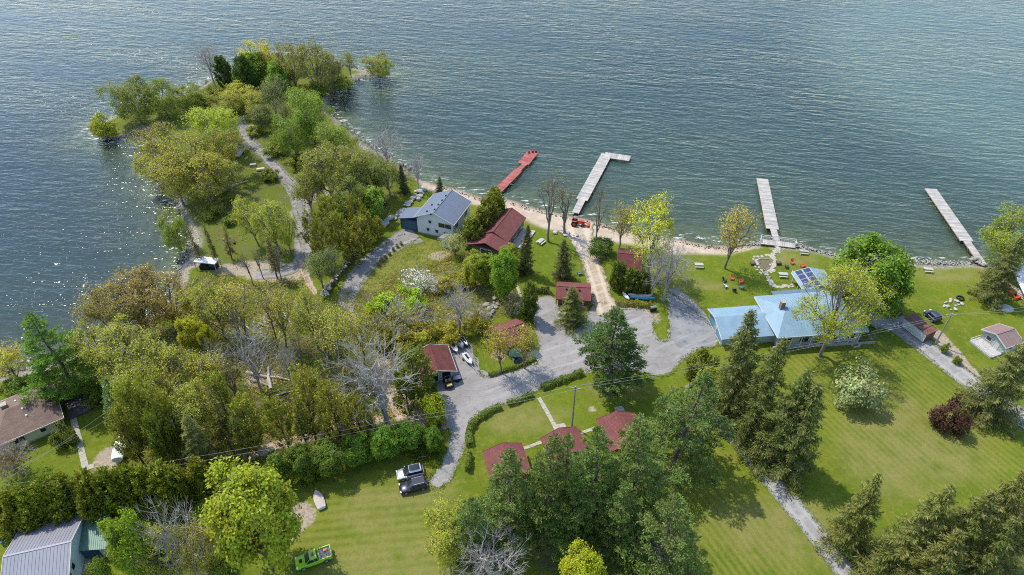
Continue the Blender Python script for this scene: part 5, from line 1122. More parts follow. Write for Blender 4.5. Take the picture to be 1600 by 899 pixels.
def vehicle(name, label, front, rear, pm, kind='suv', cat='car', glassroof=False, group=None):
    a, b = P(*front, .6), P(*rear, .6); c = (a+b)/2; L = (a-b).length; rz = math.atan2(a.y-b.y, a.x-b.x)
    t = thing(name, label, cat, (c.x, c.y, .015), rz, group); h = L/2; w = .94 if kind != 'pickup' else 1.0
    S = lambda f: -h+f*L      # 0 rear, 1 front
    if kind == 'pickup':
        st = [(.0, .92, .45, 1.02), (.02, .97, .40, 1.10), (.36, 1.0, .35, 1.12), (.40, 1.0, .32, 1.12), (.68, 1.0, .32, 1.12), (.74, 1.0, .34, 1.16), (.93, .97, .38, 1.06), (.985, .90, .42, .95), (1.0, .80, .48, .82)]
        cab = [(.37, .88, .84), (.41, .88, .78), (.62, .88, .78), (.735, .90, .80)]; cz = 1.10; zt = 1.84; roof = (.41, .60)
    else:
        st = [(.0, .80, .45, .85), (.015, .90, .38, 1.02), (.10, .94, .32, 1.06), (.40, .95, .28, 1.05), (.66, .95, .28, 1.04), (.72, .95, .30, 1.06), (.90, .92, .34, .96), (.975, .84, .38, .84), (1.0, .72, .44, .70)]
        cab = [(.03, .84, .80), (.09, .86, .70), (.52, .87, .70), (.70, .88, .76)]; cz = 1.0; zt = 1.66; roof = (.09, .53)
    m = MB(); m.loft([ring(S(f), ww, z0, z1) for f, ww, z0, z1 in st]); body = m.build('body', pm, t, smooth=True)
    zz = [cz+.05, zt-.06, zt-.04, cz+.05] if kind != 'pickup' else [cz+.05, zt-.05, zt-.04, cz+.05]
    m = MB(); m.loft([ring(S(f), ww, cz-.1, z1, .08, tt) for (f, ww, tt), z1 in zip(cab, zz)]); m.build('windows', M_GLASSDK, t, smooth=True)
    m = MB(); n = 5; ext = [roof[0]+(roof[1]-roof[0])*k/n for k in range(n+1)]
    rw = .84 if kind == 'pickup' else .78; m.loft([[(S(f), -rw, zt-.06), (S(f), -rw+.16, zt+.02), (S(f), rw-.16, zt+.02), (S(f), rw, zt-.06)] for f in ext]); rf = m.build('roof', pm, t)
    if glassroof or kind == 'pickup':
        f0, f1, ww = (roof[0]+.04, roof[1]-.01, .62) if kind != 'pickup' else (.47, .55, .34)
        MB().box(((S(f0)+S(f1))/2, 0, zt+.022), (S(f1)-S(f0), ww*2, .02)).build('sunroof', M_GLASS, rf)
    m = MB()
    for s in (-1, 1):
        for f in ((.09, .12), (.30, .33), (.51, .54)) if kind != 'pickup' else ((.385, .41), (.49, .51)):
            m.bar((S(f[0]), s*.89, cz+.02), (S(f[1]), s*.735, zt-.03), .06, .05)
        m.bar((S(cab[-1][0])-.05, s*.88, cz+.05), (S(cab[-2][0]), s*.72, zt-.03), .07, .06)
    m.build('pillars', pm if kind == 'pickup' else M_BLACK, t)
    if kind != 'pickup':
        for s in (-1, 1): MB().bar((S(.12), s*.64, zt+.06), (S(.52), s*.64, zt+.06), .05, .05).build('roof_rail', M_STEEL, rf)
    else:
        x0, x1 = S(.025), S(.35); bed = MB().box(((x0+x1)/2, 0, 1.115), (x1-x0-.1, 1.66, .05)).build('bed_liner', plain('bed_liner', (.10, .095, .12), .8, .3, 3), t)
        for s in (-1, 1): MB().box(((x0+x1)/2, s*.92, 1.2), (x1-x0, .14, .2)).build('bed_side', pm, t)
        MB().box((x0, 0, 1.2), (.1, 1.9, .2)).build('tailgate', pm, t)
        MB().box((S(.16), -.35, 1.2), (.5, .35, .16)).build('cargo', plain('orange_rope', (.6, .25, .05), .8, .2, 4), t)
        MB().box((S(.84), 0, 1.11), (.5, .6, .03)).build('hood_vent', M_BLACK, t)
    for f in (.80 if kind != 'pickup' else .81, .19 if kind != 'pickup' else .20):
        for s in (-1, 1):
            rr = .37 if kind != 'pickup' else .42
            wl_ = MB().tube([(S(f), s*(w-.22), rr), (S(f), s*(w+.03), rr)], rr, 16).build('wheel', M_TYRE, t); MB().tube([(S(f), s*(w+.025), rr), (S(f), s*(w+.045), rr)], rr*.62, 12).build('rim', M_RIM, wl_)
    zf = .80 if kind != 'pickup' else .95
    for s in (-1, 1):
        MB().box((S(.965), s*(w-.22), zf), (.22, .34, .14)).build('headlight', M_LAMP, t); MB().box((S(.012), s*(w-.16), zf+.1), (.12, .22, .3)).build('tail_light', M_TAIL, t)
        MB().box((S(.665), s*(w+.10), cz+.12), (.14, .22, .15)).build('mirror', pm, t)
    MB().box((S(.99), 0, .62), (.1, 1.0, .22)).build('grille', M_BLACK, t); MB().box((S(.985), 0, .42), (.14, 1.5, .12)).build('bumper', M_BLACK, t)
    if kind == 'suv':
        MB().box((S(.71), 0, cz+.06), (.35, 1.5, .03)).build('cowl', M_BLACK, t)
    return t
vehicle('parked_car', 'silver sport utility car with dark glass roof parked on the grass', (619.5, 744), (662, 734), paint('silver_paint', (.55, .56, .58), .5), glassroof=True, group='cars parked on the grass')
vehicle('parked_car', 'dark navy sport utility car parked beside the silver car', (624, 765), (667.5, 754), paint('navy_paint', (.018, .024, .04)), group='cars parked on the grass')
vehicle('pickup_truck', 'lime-green pickup truck with open bed parked on the lawn', (462, 883), (519, 863), paint('lime_paint', (.26, .50, .015), 0), 'pickup', 'truck')
vehicle('parked_car', 'dark blue car parked behind the cargo container', (1448, 486), (1466, 502), paint('blue_paint', (.035, .05, .10)))
vehicle('parked_car', 'black car parked under the huge maple by the driveway', (1388, 482), (1402, 494), paint('black_paint', (.015, .017, .02)))
vehicle('parked_car', 'grey car parked behind the metal barn', (94, 818), (111, 812), paint('grey_paint', (.3, .3, .32), .3))
# cargo container with a rusty roof
a, b = P(1414, 497, 2.3), P(1449, 523, 2.3); c = (a+b)/2; rz = math.atan2(b.y-a.y, b.x-a.x)
h = thing('cargo_container', 'white-sided storage container with a rusty brown roof beside the driveway', 'container', (c.x, c.y, 0), rz); Lc = (b-a).length
MB().box((0, 1.3, 1.15), (Lc, 2.6, 2.3)).build('body', M_BROWNWALL, h); MB().box((0, -.02, 1.2), (Lc-.1, .06, 2.1)).build('side_panel', M_WHITE, h)
rf = MB().slab((-Lc/2-.1, -.15, 2.33), (Lc/2+.1, -.15, 2.33), (Lc/2+.1, 2.75, 2.5), (-Lc/2-.1, 2.75, 2.5), .1).build('roof', plain('rusty_roof', (.15, .065, .05), .8, .4, 1.2), h)
MB().slab((Lc/2-2.2, -.1, 2.47), (Lc/2-1.3, -.1, 2.47), (Lc/2-1.3, 2.7, 2.62), (Lc/2-2.2, 2.7, 2.62), .08).build('roof_patch', M_BROWNWALL, rf)
# trailers, boats and water scooters
def hullmesh(L, W, Hh, bow=.35, n=9):
    rings = []
    for i in range(n):
        f = i/(n-1); x = -L/2+f*L; w = W/2*(1-max(0, (f-.55)/.45)**2.2*.98)*(.86+.14*min(1, f*4)); k = .12+bow*max(0, f-.6)
        rings.append([(x, -w, Hh*(1+k*.4)), (x, -w*.86, Hh*.45), (x, -w*.35, .06+k*Hh*.8*max(0, f-.5)), (x, w*.35, .06+k*Hh*.8*max(0, f-.5)), (x, w*.86, Hh*.45), (x, w, Hh*(1+k*.4))])
    return rings
def scooter(label, px, rz, col, trailer=True):
    c = P(*px, .5); t = thing('water_scooter', label, 'jet ski', (c.x, c.y, .0), rz, 'water scooters beside the garage')
    m = MB(); m.loft([[(x, y, z+.35) for x, y, z in r] for r in hullmesh(3.3, 1.2, .5)]); m.build('hull', col, t)
    m = MB(); m.loft([[(x*1.0, y*.55, .75+z*.45) for x, y, z in r] for r in hullmesh(2.7, 1.15, .5, .1)]); m.build('deck', M_WHITE, t)
    MB().box((-.45, 0, 1.1), (1.3, .42, .28), 0, .8).build('seat', M_BLACK, t); m = MB(); m.bar((.35, -.38, 1.28), (.35, .38, 1.28), .07); m.bar((.5, 0, 1.0), (.35, 0, 1.28), .14); m.build('handlebar', M_BLACK, t)
    if trailer:
        m = MB(); m.bar((-1.4, -.45, .3), (2.0, 0, .3), .09); m.bar((-1.4, .45, .3), (2.0, 0, .3), .09); m.bar((1.9, 0, .3), (2.7, 0, .32), .09); m.bar((-.7, -.7, .3), (-.7, .7, .3), .08); m.build('trailer_frame', M_STEEL, t)
        for s in (-1, 1): MB().tube([(-.7, s*.62, .25), (-.7, s*.80, .25)], .25, 12).build('wheel', M_TYRE, t)
M_SK = plain('grey_hull', (.42, .43, .45), .4, .15, 2)
scooter('white covered water scooter on its trailer, closest to the garage wall', (709, 543), math.radians(-62), M_WHITE)
scooter('white and grey water scooter in the middle of the parked row of three', (718, 537), math.radians(-62), M_SK)
scooter('white and black water scooter at the lawn end of the parked row of three', (726, 535), math.radians(-62), M_BLACK)
scooter('white water scooter on a trailer parked apart from the other three', (731, 562), math.radians(-60), M_SK)
t = thing('rowing_boat', 'pale covered rowing boat lying on the grass', 'boat', P(499, 783), math.atan2((P(494, 770)-P(504, 797)).y, (P(494, 770)-P(504, 797)).x))
m = MB(); m.loft(hullmesh(3.5, 1.5, .55)); m.build('hull', plain('boat_pale', (.42, .37, .35), .7, .15, 1), t)
m = MB(); m.loft([[(x*.98, y*.93, .56+(.06+.14*(1-(y/.75)**2))*1) for x, y, z in r] for r in hullmesh(3.5, 1.5, .55)]); m.build('cover', plain('boat_cover', (.42, .36, .335), .8, .12, 1), t)
MB().box((-1.7, 0, .45), (.12, 1.0, .5)).build('transom', M_WHITE, t)
def canoe(label, px, rz, L, col, z, name='canoe'):
    c = P(*px, z); t = thing(name, label, name, (c.x, c.y, z), rz)
    m = MB(); rings = []
    for i in range(11):
        f = i/10; x = -L/2+f*L; w = .42*math.sin(math.pi*min(max(f, .02), .98))**.6; k = .18*abs(2*f-1)**3
        rings.append([(x, -w, .0), (x, -w*.85, .22+k*.2), (x, -w*.3, .38), (x, w*.3, .38), (x, w*.85, .22+k*.2), (x, w, .0)])
    m.loft(rings); m.build('hull', col, t); m = MB(); m.bar((-L/2+.3, 0, .385), (L/2-.3, 0, .385), .06, .03); m.build('keel', M_WHITE, t)
canoe('upturned pink canoe on the rack above the clipped hedge', (1000, 462), -.08, 5.0, plain('pink_hull', (.62, .36, .38), .5, .12, 1), .75)
canoe('upturned turquoise canoe on the rack below the pink one', (1004, 466), -.08, 5.2, plain('teal_hull', (.05, .36, .45), .5, .15, 1), .45)
t = thing('canoe_rack', 'low timber rack holding the pink and turquoise canoes', 'rack', P(1002, 468), -.08)
for x in (-1.6, 1.6):
    m = MB(); 
    for y in (-.5, .9): m.box((x, y, .5), (.1, .1, 1.0))
    m.bar((x, -.6, .42), (x, 1.0, .42), .09); m.build('rack_frame', M_WOOD, t)
canoe('small white upturned dinghy standing beside the canoe rack', (978, 463), 2.0, 2.6, M_WHITE, .25, 'dinghy')
# utility vehicle and trailer at the garage
t = thing('utility_vehicle', 'black and tan off-road buggy parked in front of the garage', 'buggy', P(700.5, 601), math.radians(-70))
MB().box((0, 0, .62), (2.5, 1.2, .45)).build('body', M_BLACK, t); MB().box((.95, 0, .9), (.7, 1.1, .2), 0, .8).build('hood', plain('tan_plastic', (.45, .33, .17), .6, .2, 2), t); MB().box((-.9, 0, .95), (.8, 1.15, .25)).build('cargo_bed', M_BLACK, t)
for y in (-.3, .3): MB().box((-.15, y, 1.0), (.45, .45, .4), 0, .8).build('seat', plain('tan_seat', (.42, .3, .16), .7, .2, 2), t)
m = MB()
for s in (-1, 1): m.bar((.55, s*.52, .85), (.25, s*.48, 1.75), .05); m.bar((.25, s*.48, 1.75), (-.5, s*.48, 1.75), .05); m.bar((-.5, s*.48, 1.75), (-.6, s*.52, .85), .05)
m.bar((.25, -.48, 1.75), (.25, .48, 1.75), .05); m.bar((-.5, -.48, 1.75), (-.5, .48, 1.75), .05); m.build('roll_cage', M_STEEL, t)
for x in (-.85, .85):
    for s in (-1, 1): MB().tube([(x, s*.5, .33), (x, s*.75, .33)], .33, 12).build('wheel', M_TYRE, t)
t = thing('utility_trailer', 'small dark box trailer beside the off-road buggy', 'trailer', P(714, 594), math.radians(15))
MB().box((0, 0, .5), (1.6, 1.1, .35)).build('box', M_BLACK, t); MB().box((0, 0, .69), (1.45, .95, .05)).build('cover', M_STEEL, t); MB().bar((.8, 0, .38), (1.7, 0, .38), .08).build('drawbar', M_STEEL, t)
for s in (-1, 1): MB().tube([(0, s*.55, .28), (0, s*.72, .28)], .28, 12).build('wheel', M_TYRE, t)
# tractors
def tractor(label, px, rz, col):
    t = thing('tractor', label, 'tractor', P(*px), rz)
    MB().box((.9, 0, 1.05), (1.6, .7, .7), 0, .9).build('hood', col, t); MB().box((-.4, 0, .8), (1.4, .6, .5)).build('chassis', M_BLACK, t); MB().box((-.7, 0, 1.25), (.5, .5, .5), 0, .8).build('seat', M_BLACK, t)
    for s in (-1, 1):
        for x, r_, w_ in ((-.75, .72, .4), (1.35, .42, .26)):
            wl_ = MB().tube([(x, s*.5, r_), (x, s*(.5+w_), r_)], r_, 16).build('wheel', M_TYRE, t); MB().tube([(x, s*(.5+w_-.02), r_), (x, s*(.52+w_), r_)], r_*.5, 10).build('rim', col, wl_)
        MB().box((-.75, s*.72, 1.48), (1.0, .42, .08)).build('fender', col, t); MB().bar((.4, s*.45, 1.2), (2.4, s*.45, .45), .12, .16).build('loader_arm', col, t)
    m = MB(); m.box((2.6, 0, .35), (.5, 1.7, .5), 0, .9); m.build('bucket', col, t); m = MB(); m.bar((-1.1, -.45, 1.0), (-1.1, -.45, 2.2), .08); m.bar((-1.1, .45, 1.0), (-1.1, .45, 2.2), .08); m.bar((-1.1, -.45, 2.2), (-1.1, .45, 2.2), .08); m.build('roll_bar', M_BLACK, t)
M_ORANGE = plain('tractor_orange', (.42, .07, .02), .5, .2, 2)
tractor('orange-red tractor with loader working on the beach at the end of the lane', (902, 352), math.radians(-10), M_ORANGE)
tractor('red tractor parked beside the leaning spruce at the water', (1572, 456), math.radians(-70), M_ORANGE)
# moored pontoon boats and lift at the right edge
for lab, a, b, w in (('long white boat lift with canopy at the right-hand shore', (1583, 412), (1612, 470), 3.0),):
    A, B = P(*a, 1.2), P(*b, 1.2); c = (A+B)/2; t = thing('boat_lift', lab, 'boat lift', (c.x, c.y, 0), math.atan2(B.y-A.y, B.x-A.x)); L = (B-A).length
    rings = [[(x, -w/2, 1.9), (x, -w*.3, 2.25), (x, w*.3, 2.25), (x, w/2, 1.9), (x, w/2-.06, 1.88), (x, -w/2+.06, 1.88)] for x in (-L/2, 0, L/2)]
    m = MB(); m.loft(rings); m.build('canopy', M_WHITE, t)
    for x in (-L/2+.4, 0, L/2-.4):
        for s in (-1, 1): MB().box((x, s*(w/2-.1), .6), (.1, .1, 2.6)).build('post', M_STEEL, t)
t = thing('folded_dock', 'stack of pale dock sections stored on the grass beside the boat lift', 'dock', P(1592, 462), math.radians(-62))
for k in range(3): MB().box((0, .3*k, .12+.2*k), (9.0, 1.4, .14)).build('dock_section', M_GREYWOOD, t)
tag(MB().prism([(1.6*math.cos(a_*.628), 1.3*math.sin(a_*.628)) for a_ in range(10)], 0, .12).build('fire_pit', M_GREYWALL, None, P(1571, 482)), 'round grey concrete pad on the grass under the leaning spruce', 'pad')
# peninsula: white trailer, junk, tanks
t = thing('camping_trailer', 'white flat-topped camping trailer under the trees beside the lane', 'trailer', P(375, 240), math.radians(82))
MB().box((0, 0, 1.45), (5.0, 2.2, 2.0), 0, .96).build('body', M_WHITE, t); MB().box((0, 0, 2.5), (4.6, 1.9, .1)).build('roof', plain('dusty_white', (.55, .58, .60), .7, .2, 1), t)
for s in (-1, 1): MB().tube([(0, s*.9, .32), (0, s*1.12, .32)], .32, 12).build('wheel', M_TYRE, t); MB().box((.8, s*1.08, 1.7), (1.0, .05, .6)).build('window', M_GLASS, t)
MB().bar((2.5, 0, .5), (3.6, 0, .5), .12).build('drawbar', M_STEEL, t)
for lab, px, col in (('short pale concrete block beside the gravel lane', (396, 260), M_CONC), ('cream fuel tank lying beside the gravel lane', (408, 267), plain('cream_tank', (.62, .56, .36), .5, .15, 1))):
    t = thing('tank' if 'tank' in lab else 'concrete_block', lab, 'tank' if 'tank' in lab else 'block', P(*px), math.radians(14))
    if 'tank' in lab: MB().tube([(-1.1, 0, .45), (-.95, 0, .45), (.95, 0, .45), (1.1, 0, .45)], [.3, .42, .42, .3], 12).build('shell', col, t); MB().box((0, 0, .07), (1.4, .5, .14)).build('cradle', M_WOOD, t)
    else: MB().box((0, 0, .35), (1.7, .9, .7), 0, .93).build('block_body', col, t); MB().bar((-.2, 0, .7), (.2, 0, .82), .05).build('lifting_ring', M_STEEL, t)
# ------------------------------------------------------------------ power line
M_POLE = plain('pole_wood', (.30, .27, .23), .9, .25, 2)
M_WIRE = plain('wire', (.42, .42, .40), .5, .1, 2, .3)
def pole(label, base, topy, transformer=False, arm_rz=0.0):
    b = P(*base); H = height_at(b.y, topy); t = thing('power_pole', label, 'power pole', b, arm_rz, 'poles of the power line')
    MB().tube([(0, 0, -.3), (0, 0, H*.5), (0, 0, H)], [.17, .145, .11], 8).build('shaft', M_POLE, t)
    arm = MB().bar((0, -1.0, H-.45), (0, 1.0, H-.45), .1, .12).build('crossarm', M_POLE, t)
    for y in (-.9, .9): MB().tube([(0, y, H-.4), (0, y, H-.2)], [.06, .04], 6).build('insulator', M_WHITE, arm)
    if transformer:
        tr = MB().tube([(.45, 0, H-2.4), (.45, 0, H-1.3)], .32, 12).build('transformer', plain('transformer_grey', (.52, .54, .56), .5, .1, 2), t); MB().bar((0, 0, H-1.8), (.3, 0, H-1.8), .1).build('bracket', M_STEEL, tr)
    R_ = lambda y: Vector((b.x-math.sin(arm_rz)*y, b.y+math.cos(arm_rz)*y, H-.2))
    return R_(-.9), R_(.9)
pa = pole('power pole with grey transformer beside the tall cedar hedge', (26, 832), 766, True, 1.1)
pb = pole('grey power pole rising from the bushes behind the parked cars', (652, 694), 652, False, 1.3)
pc = pole('tall power pole on the lawn behind the middle red cabin', (893.5, 667), 604, False, 1.4)
pd = pole('leaning-looking power pole beside the neighbour driveway', (1461, 538), 490, False, 1.6)
def wire(label, a, b, sag, r=.022):
    o = Vector((a.x, a.y, 0)); pts = [a.lerp(b, k/24)-Vector((0, 0, sag*4*(k/24)*(1-k/24)))-o for k in range(25)]
    tag(MB().tube(pts, r, 4, False).build('power_line', M_WIRE, None, o), label, 'wire', 'power line wires')
for i in range(2):
    wire('power wire strung between the transformer pole and the pole behind the cars', pa[i], pb[i], 1.1)
    wire('power wire strung from the pole behind the cars to the lawn pole', pb[i], pc[i], .5)
    wire('power wire strung from the lawn pole to the driveway pole', pc[i], pd[i], 1.2)
    wire('power wire running on past the neighbour driveway', pd[i], P(1720, 470, 8)+Vector((0, i*1.6, 0)), .8)
    wire('service wire from the transformer pole over the bungalow lawn', pa[i], P(205+i*8, 616+i*14, 7.5), .3)
    wire('power wire leaving the transformer pole westward', pa[i], P(-150, 800+i*8, 8.5), .8)

# ------------------------------------------------------------------ stones, logs, walls
def rockmesh(seed, n=10):
    rs = np.random.RandomState(seed); import bmesh
    bm = bmesh.new(); bmesh.ops.create_icosphere(bm, subdivisions=1, radius=.5); s = rs.uniform(.7, 1.2, 3)
    for v_ in bm.verts: v_.co = Vector((v_.co.x*s[0], v_.co.y*s[1], v_.co.z*s[2]*.8))*rs.uniform(.8, 1.15)
    me = bpy.data.meshes.new('rock'); bm.to_mesh(me); bm.free(); return me
ROCKS = [rockmesh(k) for k in range(6)]
ROCKP = []
for r_ in ROCKS:
    r2 = r_.copy(); r2.materials.append(M_PALESTONE); ROCKP.append(r2); r_.materials.append(M_STONE)
def boulders(name, label, group, line, n, s0, s1, spread, pale=True, seed=0):
    rr = random.Random(seed); pts = spline([P(a, b) for a, b in line], .5)
    for k in range(n):
        p = pts[int((k+rr.random())/n*(len(pts)-1))]; s = rr.uniform(s0, s1)
        o = link(name, (ROCKP if pale else ROCKS)[k % 6]); o.location = (p.x+rr.uniform(-spread, spread), p.y+rr.uniform(-spread, spread), s*.22); o.scale = (s*rr.uniform(.8, 1.3), s, s*rr.uniform(.7, 1)); o.rotation_euler = (rr.uniform(-.2, .2), rr.uniform(-.2, .2), rr.uniform(0, 6.28))
        tag(o, label, 'boulder', group)
boulders('boulder', 'white limestone boulder in the row beside the white house', 'boulder row beside the white house', [(598, 352), (615, 342), (632, 328), (645, 316), (655, 304), (662, 294)], 44, .7, 1.9, .9, True, 1)
boulders('boulder', 'pale boulder in the heap at the beach end of the dirt lane', 'boulders at the lane end', [(872, 362), (885, 368), (900, 372)], 16, .5, 1.2, .9, True, 2)
boulders('boulder', 'grey boulder piled at the scrub edge above the yard cabin', 'boulders at the scrub edge', [(738, 500), (752, 492), (764, 484), (775, 470)], 18, .7, 1.9, 1.2, False, 3)
boulders('boulder', 'pale stone of the ring around the campfire on the neighbouring lawn', 'campfire stones', [(1474, 478), (1486, 470), (1497, 470), (1500, 479), (1488, 484), (1476, 480)], 16, .5, 1.0, .5, True, 4)
boulders('boulder', 'pale stone beside the young spruce at the gravel edge', 'stones by the cabin spruce', [(876, 488), (884, 500), (890, 506)], 9, .35, .8, .5, True, 5)
boulders('boulder', 'rock of the breakwater at the foot of the neighbouring dock', 'rocks at the dock foot', [(1517, 405), (1528, 410), (1540, 416)], 16, .5, 1.3, .9, False, 6)
boulders('boulder', 'stone scattered on the grass behind the parked cars', 'stones behind the cars', [(646, 717), (656, 716), (668, 715)], 7, .3, .6, .3, True, 7)
# shoreline rubble: beyond counting
def rubble(name, label, lines, n, s0, s1, spread, seed, mat, z=-.45):
    rr = random.Random(seed); V = []; F = []; base = [np.array([v_.co[:] for v_ in m_.vertices]) for m_ in ROCKS]; fc = [np.array([p_.vertices[:] for p_ in m_.polygons]) for m_ in ROCKS]; o = 0
    cur = [spline([P(a, b, z) for a, b in l], .6) for l in lines]; wts = [len(c_) for c_ in cur]
    for k in range(n):
        c_ = rr.choices(cur, wts)[0]; p = rr.choice(c_); s = rr.uniform(s0, s1); q = rr.randrange(6); a = rr.uniform(0, 6.28); v_ = base[q]*s; ca, sa = math.cos(a), math.sin(a)
        v_ = np.stack([v_[:, 0]*ca-v_[:, 1]*sa, v_[:, 0]*sa+v_[:, 1]*ca, v_[:, 2]*.8], 1)+np.array([p.x+rr.gauss(0, spread), p.y+rr.gauss(0, spread), z+s*.15]); V.append(v_); F.append(fc[q]+o); o += len(v_)
    tag(link(name, npmesh(name, np.concatenate(V), np.concatenate(F), mat)), label, 'stones', kind='stuff')
rubble('shore_stones', 'pale rubble along the western shore and the cove', [[(140, 545), (195, 520), (262, 482), (280, 422), (296, 393), (292, 360), (284, 330), (250, 292)], [(160, 216), (205, 212), (225, 204)], [(0, 586), (60, 568), (140, 545)]], 900, .2, .6, .8, 8, M_STONE)
rubble('shore_rocks', 'dark wet rocks along the peninsula tip and the bay', [[(290, 147), (335, 122), (385, 92), (430, 84), (480, 84), (548, 106), (606, 116), (570, 121), (528, 140), (514, 158), (518, 180), (548, 206), (592, 236), (640, 266)]], 500, .25, .8, .8, 9, plain('wet_rock', (.16, .145, .12), .8, .3, 2))
rubble('breakwater', 'stone riprap along the lodge and neighbouring waterfront', [[(1150, 383), (1190, 381)], [(1242, 384), (1270, 391), (1300, 399), (1370, 406), (1440, 410), (1515, 413)]], 700, .25, .7, .5, 10, M_STONE)
rubble('beach_drift', 'dark line of driftwood and weed along the beach', [[(690, 296), (740, 309), (790, 318), (865, 338), (925, 350), (985, 365), (1055, 380), (1130, 390)]], 700, .12, .4, .7, 11, plain('drift', (.10, .075, .05), .9, .4, 3), -.35)
rubble('litter_stones', 'scattered pale stones and bleached litter on the woods floor', [[(300, 530), (400, 500), (450, 500), (500, 520)], [(360, 590), (410, 600), (450, 580)], [(560, 470), (620, 500), (700, 510), (760, 500)]], 420, .12, .45, 2.6, 12, M_PALESTONE, 0)
# timber retaining wall by the driveway
t = thing('timber_wall', 'dark timber retaining wall topped with pale rubble beside the house driveway', 'wall', P(508, 462))
A, B = P(508, 462)-P(508, 462), P(562, 388)-P(508, 462)
for k in range(5): MB().bar(A+Vector((.02*k, .02*k, .14+.26*k)), B+Vector((.02*k, .02*k, .14+.26*k)), .24, .24).build('timber', M_BROWNWALL, t)
for k in range(9): c = A.lerp(B, k/8); MB().box((c.x-.16, c.y+.1, .65), (.2, .2, 1.4)).build('post', M_BROWNWALL, t)
rubble('wall_stones', 'pale rubble heaped behind the dark timber wall', [[(506, 460), (530, 425), (558, 388)]], 130, .3, .8, .45, 13, M_PALESTONE, 1.0)
# fallen logs
rr = random.Random(12)
for k, (a, b, r_) in enumerate([((350, 490), (372, 500), .28), ((372, 498), (390, 515), .22), ((362, 488), (376, 486), .16), ((418, 494), (450, 500), .32), ((420, 504), (448, 494), .26), ((386, 584), (414, 590), .35), ((392, 596), (420, 604), .3), ((414, 590), (455, 596), .24), ((424, 610), (420, 575), .34), ((404, 506), (420, 512), .22), ((440, 486), (456, 508), .24), ((360, 292), (388, 284), .2), ((350, 300), (372, 290), .24), ((430, 620), (460, 612), .2), ((300, 470), (322, 478), .2), ((240, 500), (236, 490), .22)]):
    A, B = P(*a), P(*b); t = thing('fallen_log', ['bleached fallen log on the woods floor', 'bleached fallen log in the brush pile beside the lane'][11 <= k <= 12], 'log', A, 0, ['fallen logs in the woods', 'logs by the lane'][11 <= k <= 12])
    d = B-A; MB().tube([(0, 0, r_), tuple(d*.5+Vector((rr.uniform(-.2, .2), rr.uniform(-.2, .2), r_+.1))), tuple(d+Vector((0, 0, r_*.8)))], [r_, r_*.85, r_*.6], 7).build('trunk', M_GREYBARK if k % 3 else M_STONE, t)
    c = d*.6; MB().tube([tuple(c+Vector((0, 0, r_))), tuple(c+Vector((rr.uniform(-.8, .8), rr.uniform(-.8, .8), r_+.6)))], [r_*.35, r_*.15], 5).build('branch_stub', M_GREYBARK, t)
# ------------------------------------------------------------------ pond, stone path
pondc = P(1195.5, 412); pp = [(1186, 406), (1191, 404.5), (1196, 405.5), (1202, 405), (1205, 409), (1204.5, 415), (1201, 420), (1196, 424), (1191, 420), (1187, 415)]
sheet('pond', pp, .03, None, .02, 1, .3)
m, nt, out = newmat('pond_water'); n = noise(nt, wcoords(nt), 1.5, 3); princ(nt, out, mixc(nt, n, (.11, .085, .03), (.16, .13, .05)), .12, 0, .5, bump(nt, noise(nt, wcoords(nt), 6, 2), .15, .03)); bpy.data.objects['pond'].data.materials.clear(); bpy.data.objects['pond'].data.materials.append(m)
t = bpy.data.objects.new('stone_path', None); C.objects.link(t); t.location = pondc; tag(t, kind='structure')
rr = random.Random(4); flag = []
for s in range(5):
    n = rr.randint(5, 7); flag.append(MB().prism([(.5*math.cos(6.283*k/n)*rr.uniform(.8, 1.1), .5*math.sin(6.283*k/n)*rr.uniform(.8, 1.1)) for k in range(n)], 0, .06))
fm = []
for f in flag:
    me = bpy.data.meshes.new('flagstone'); me.from_pydata(f.v, [], f.f); me.materials.append(plain('flagstone', (.36, .32, .27), .9, .3, 1.2)); fm.append(me)
def flags(pts, w, cnt):
    sp = spline([P(a, b) for a, b in pts], .4); k = 0
    while k < cnt:
        p = rr.choice(sp); s = rr.uniform(.45, .85); o = link('flagstone', fm[k % 5], t, (p.x-pondc.x+rr.uniform(-w, w), p.y-pondc.y+rr.uniform(-w, w), .01+rr.uniform(0, .03)), rr.uniform(0, 6.28)); o.scale = (s, s, 1); k += 1
flags([(1216, 386), (1213, 392), (1207, 399)], .55, 34); flags([(1180, 412), (1184, 402), (1196, 400.5), (1207, 402), (1209, 412), (1205, 423), (1196, 428), (1186, 421), (1180, 412)], .55, 110); flags([(1196, 428), (1202, 438), (1209, 447), (1225, 448), (1238, 447)], .45, 60)
ring_ = [P(a, b)-pondc for a, b in pp]; k = 0
for i in range(len(ring_)):
    a, b = ring_[i], ring_[(i+1) % len(ring_)]
    for f in (0, .33, .66):
        c = a.lerp(b, f); o = link('edge_stone', ROCKS[k % 6], t, (c.x, c.y, .1), k); o.scale = (.42, .36, .4); k += 1
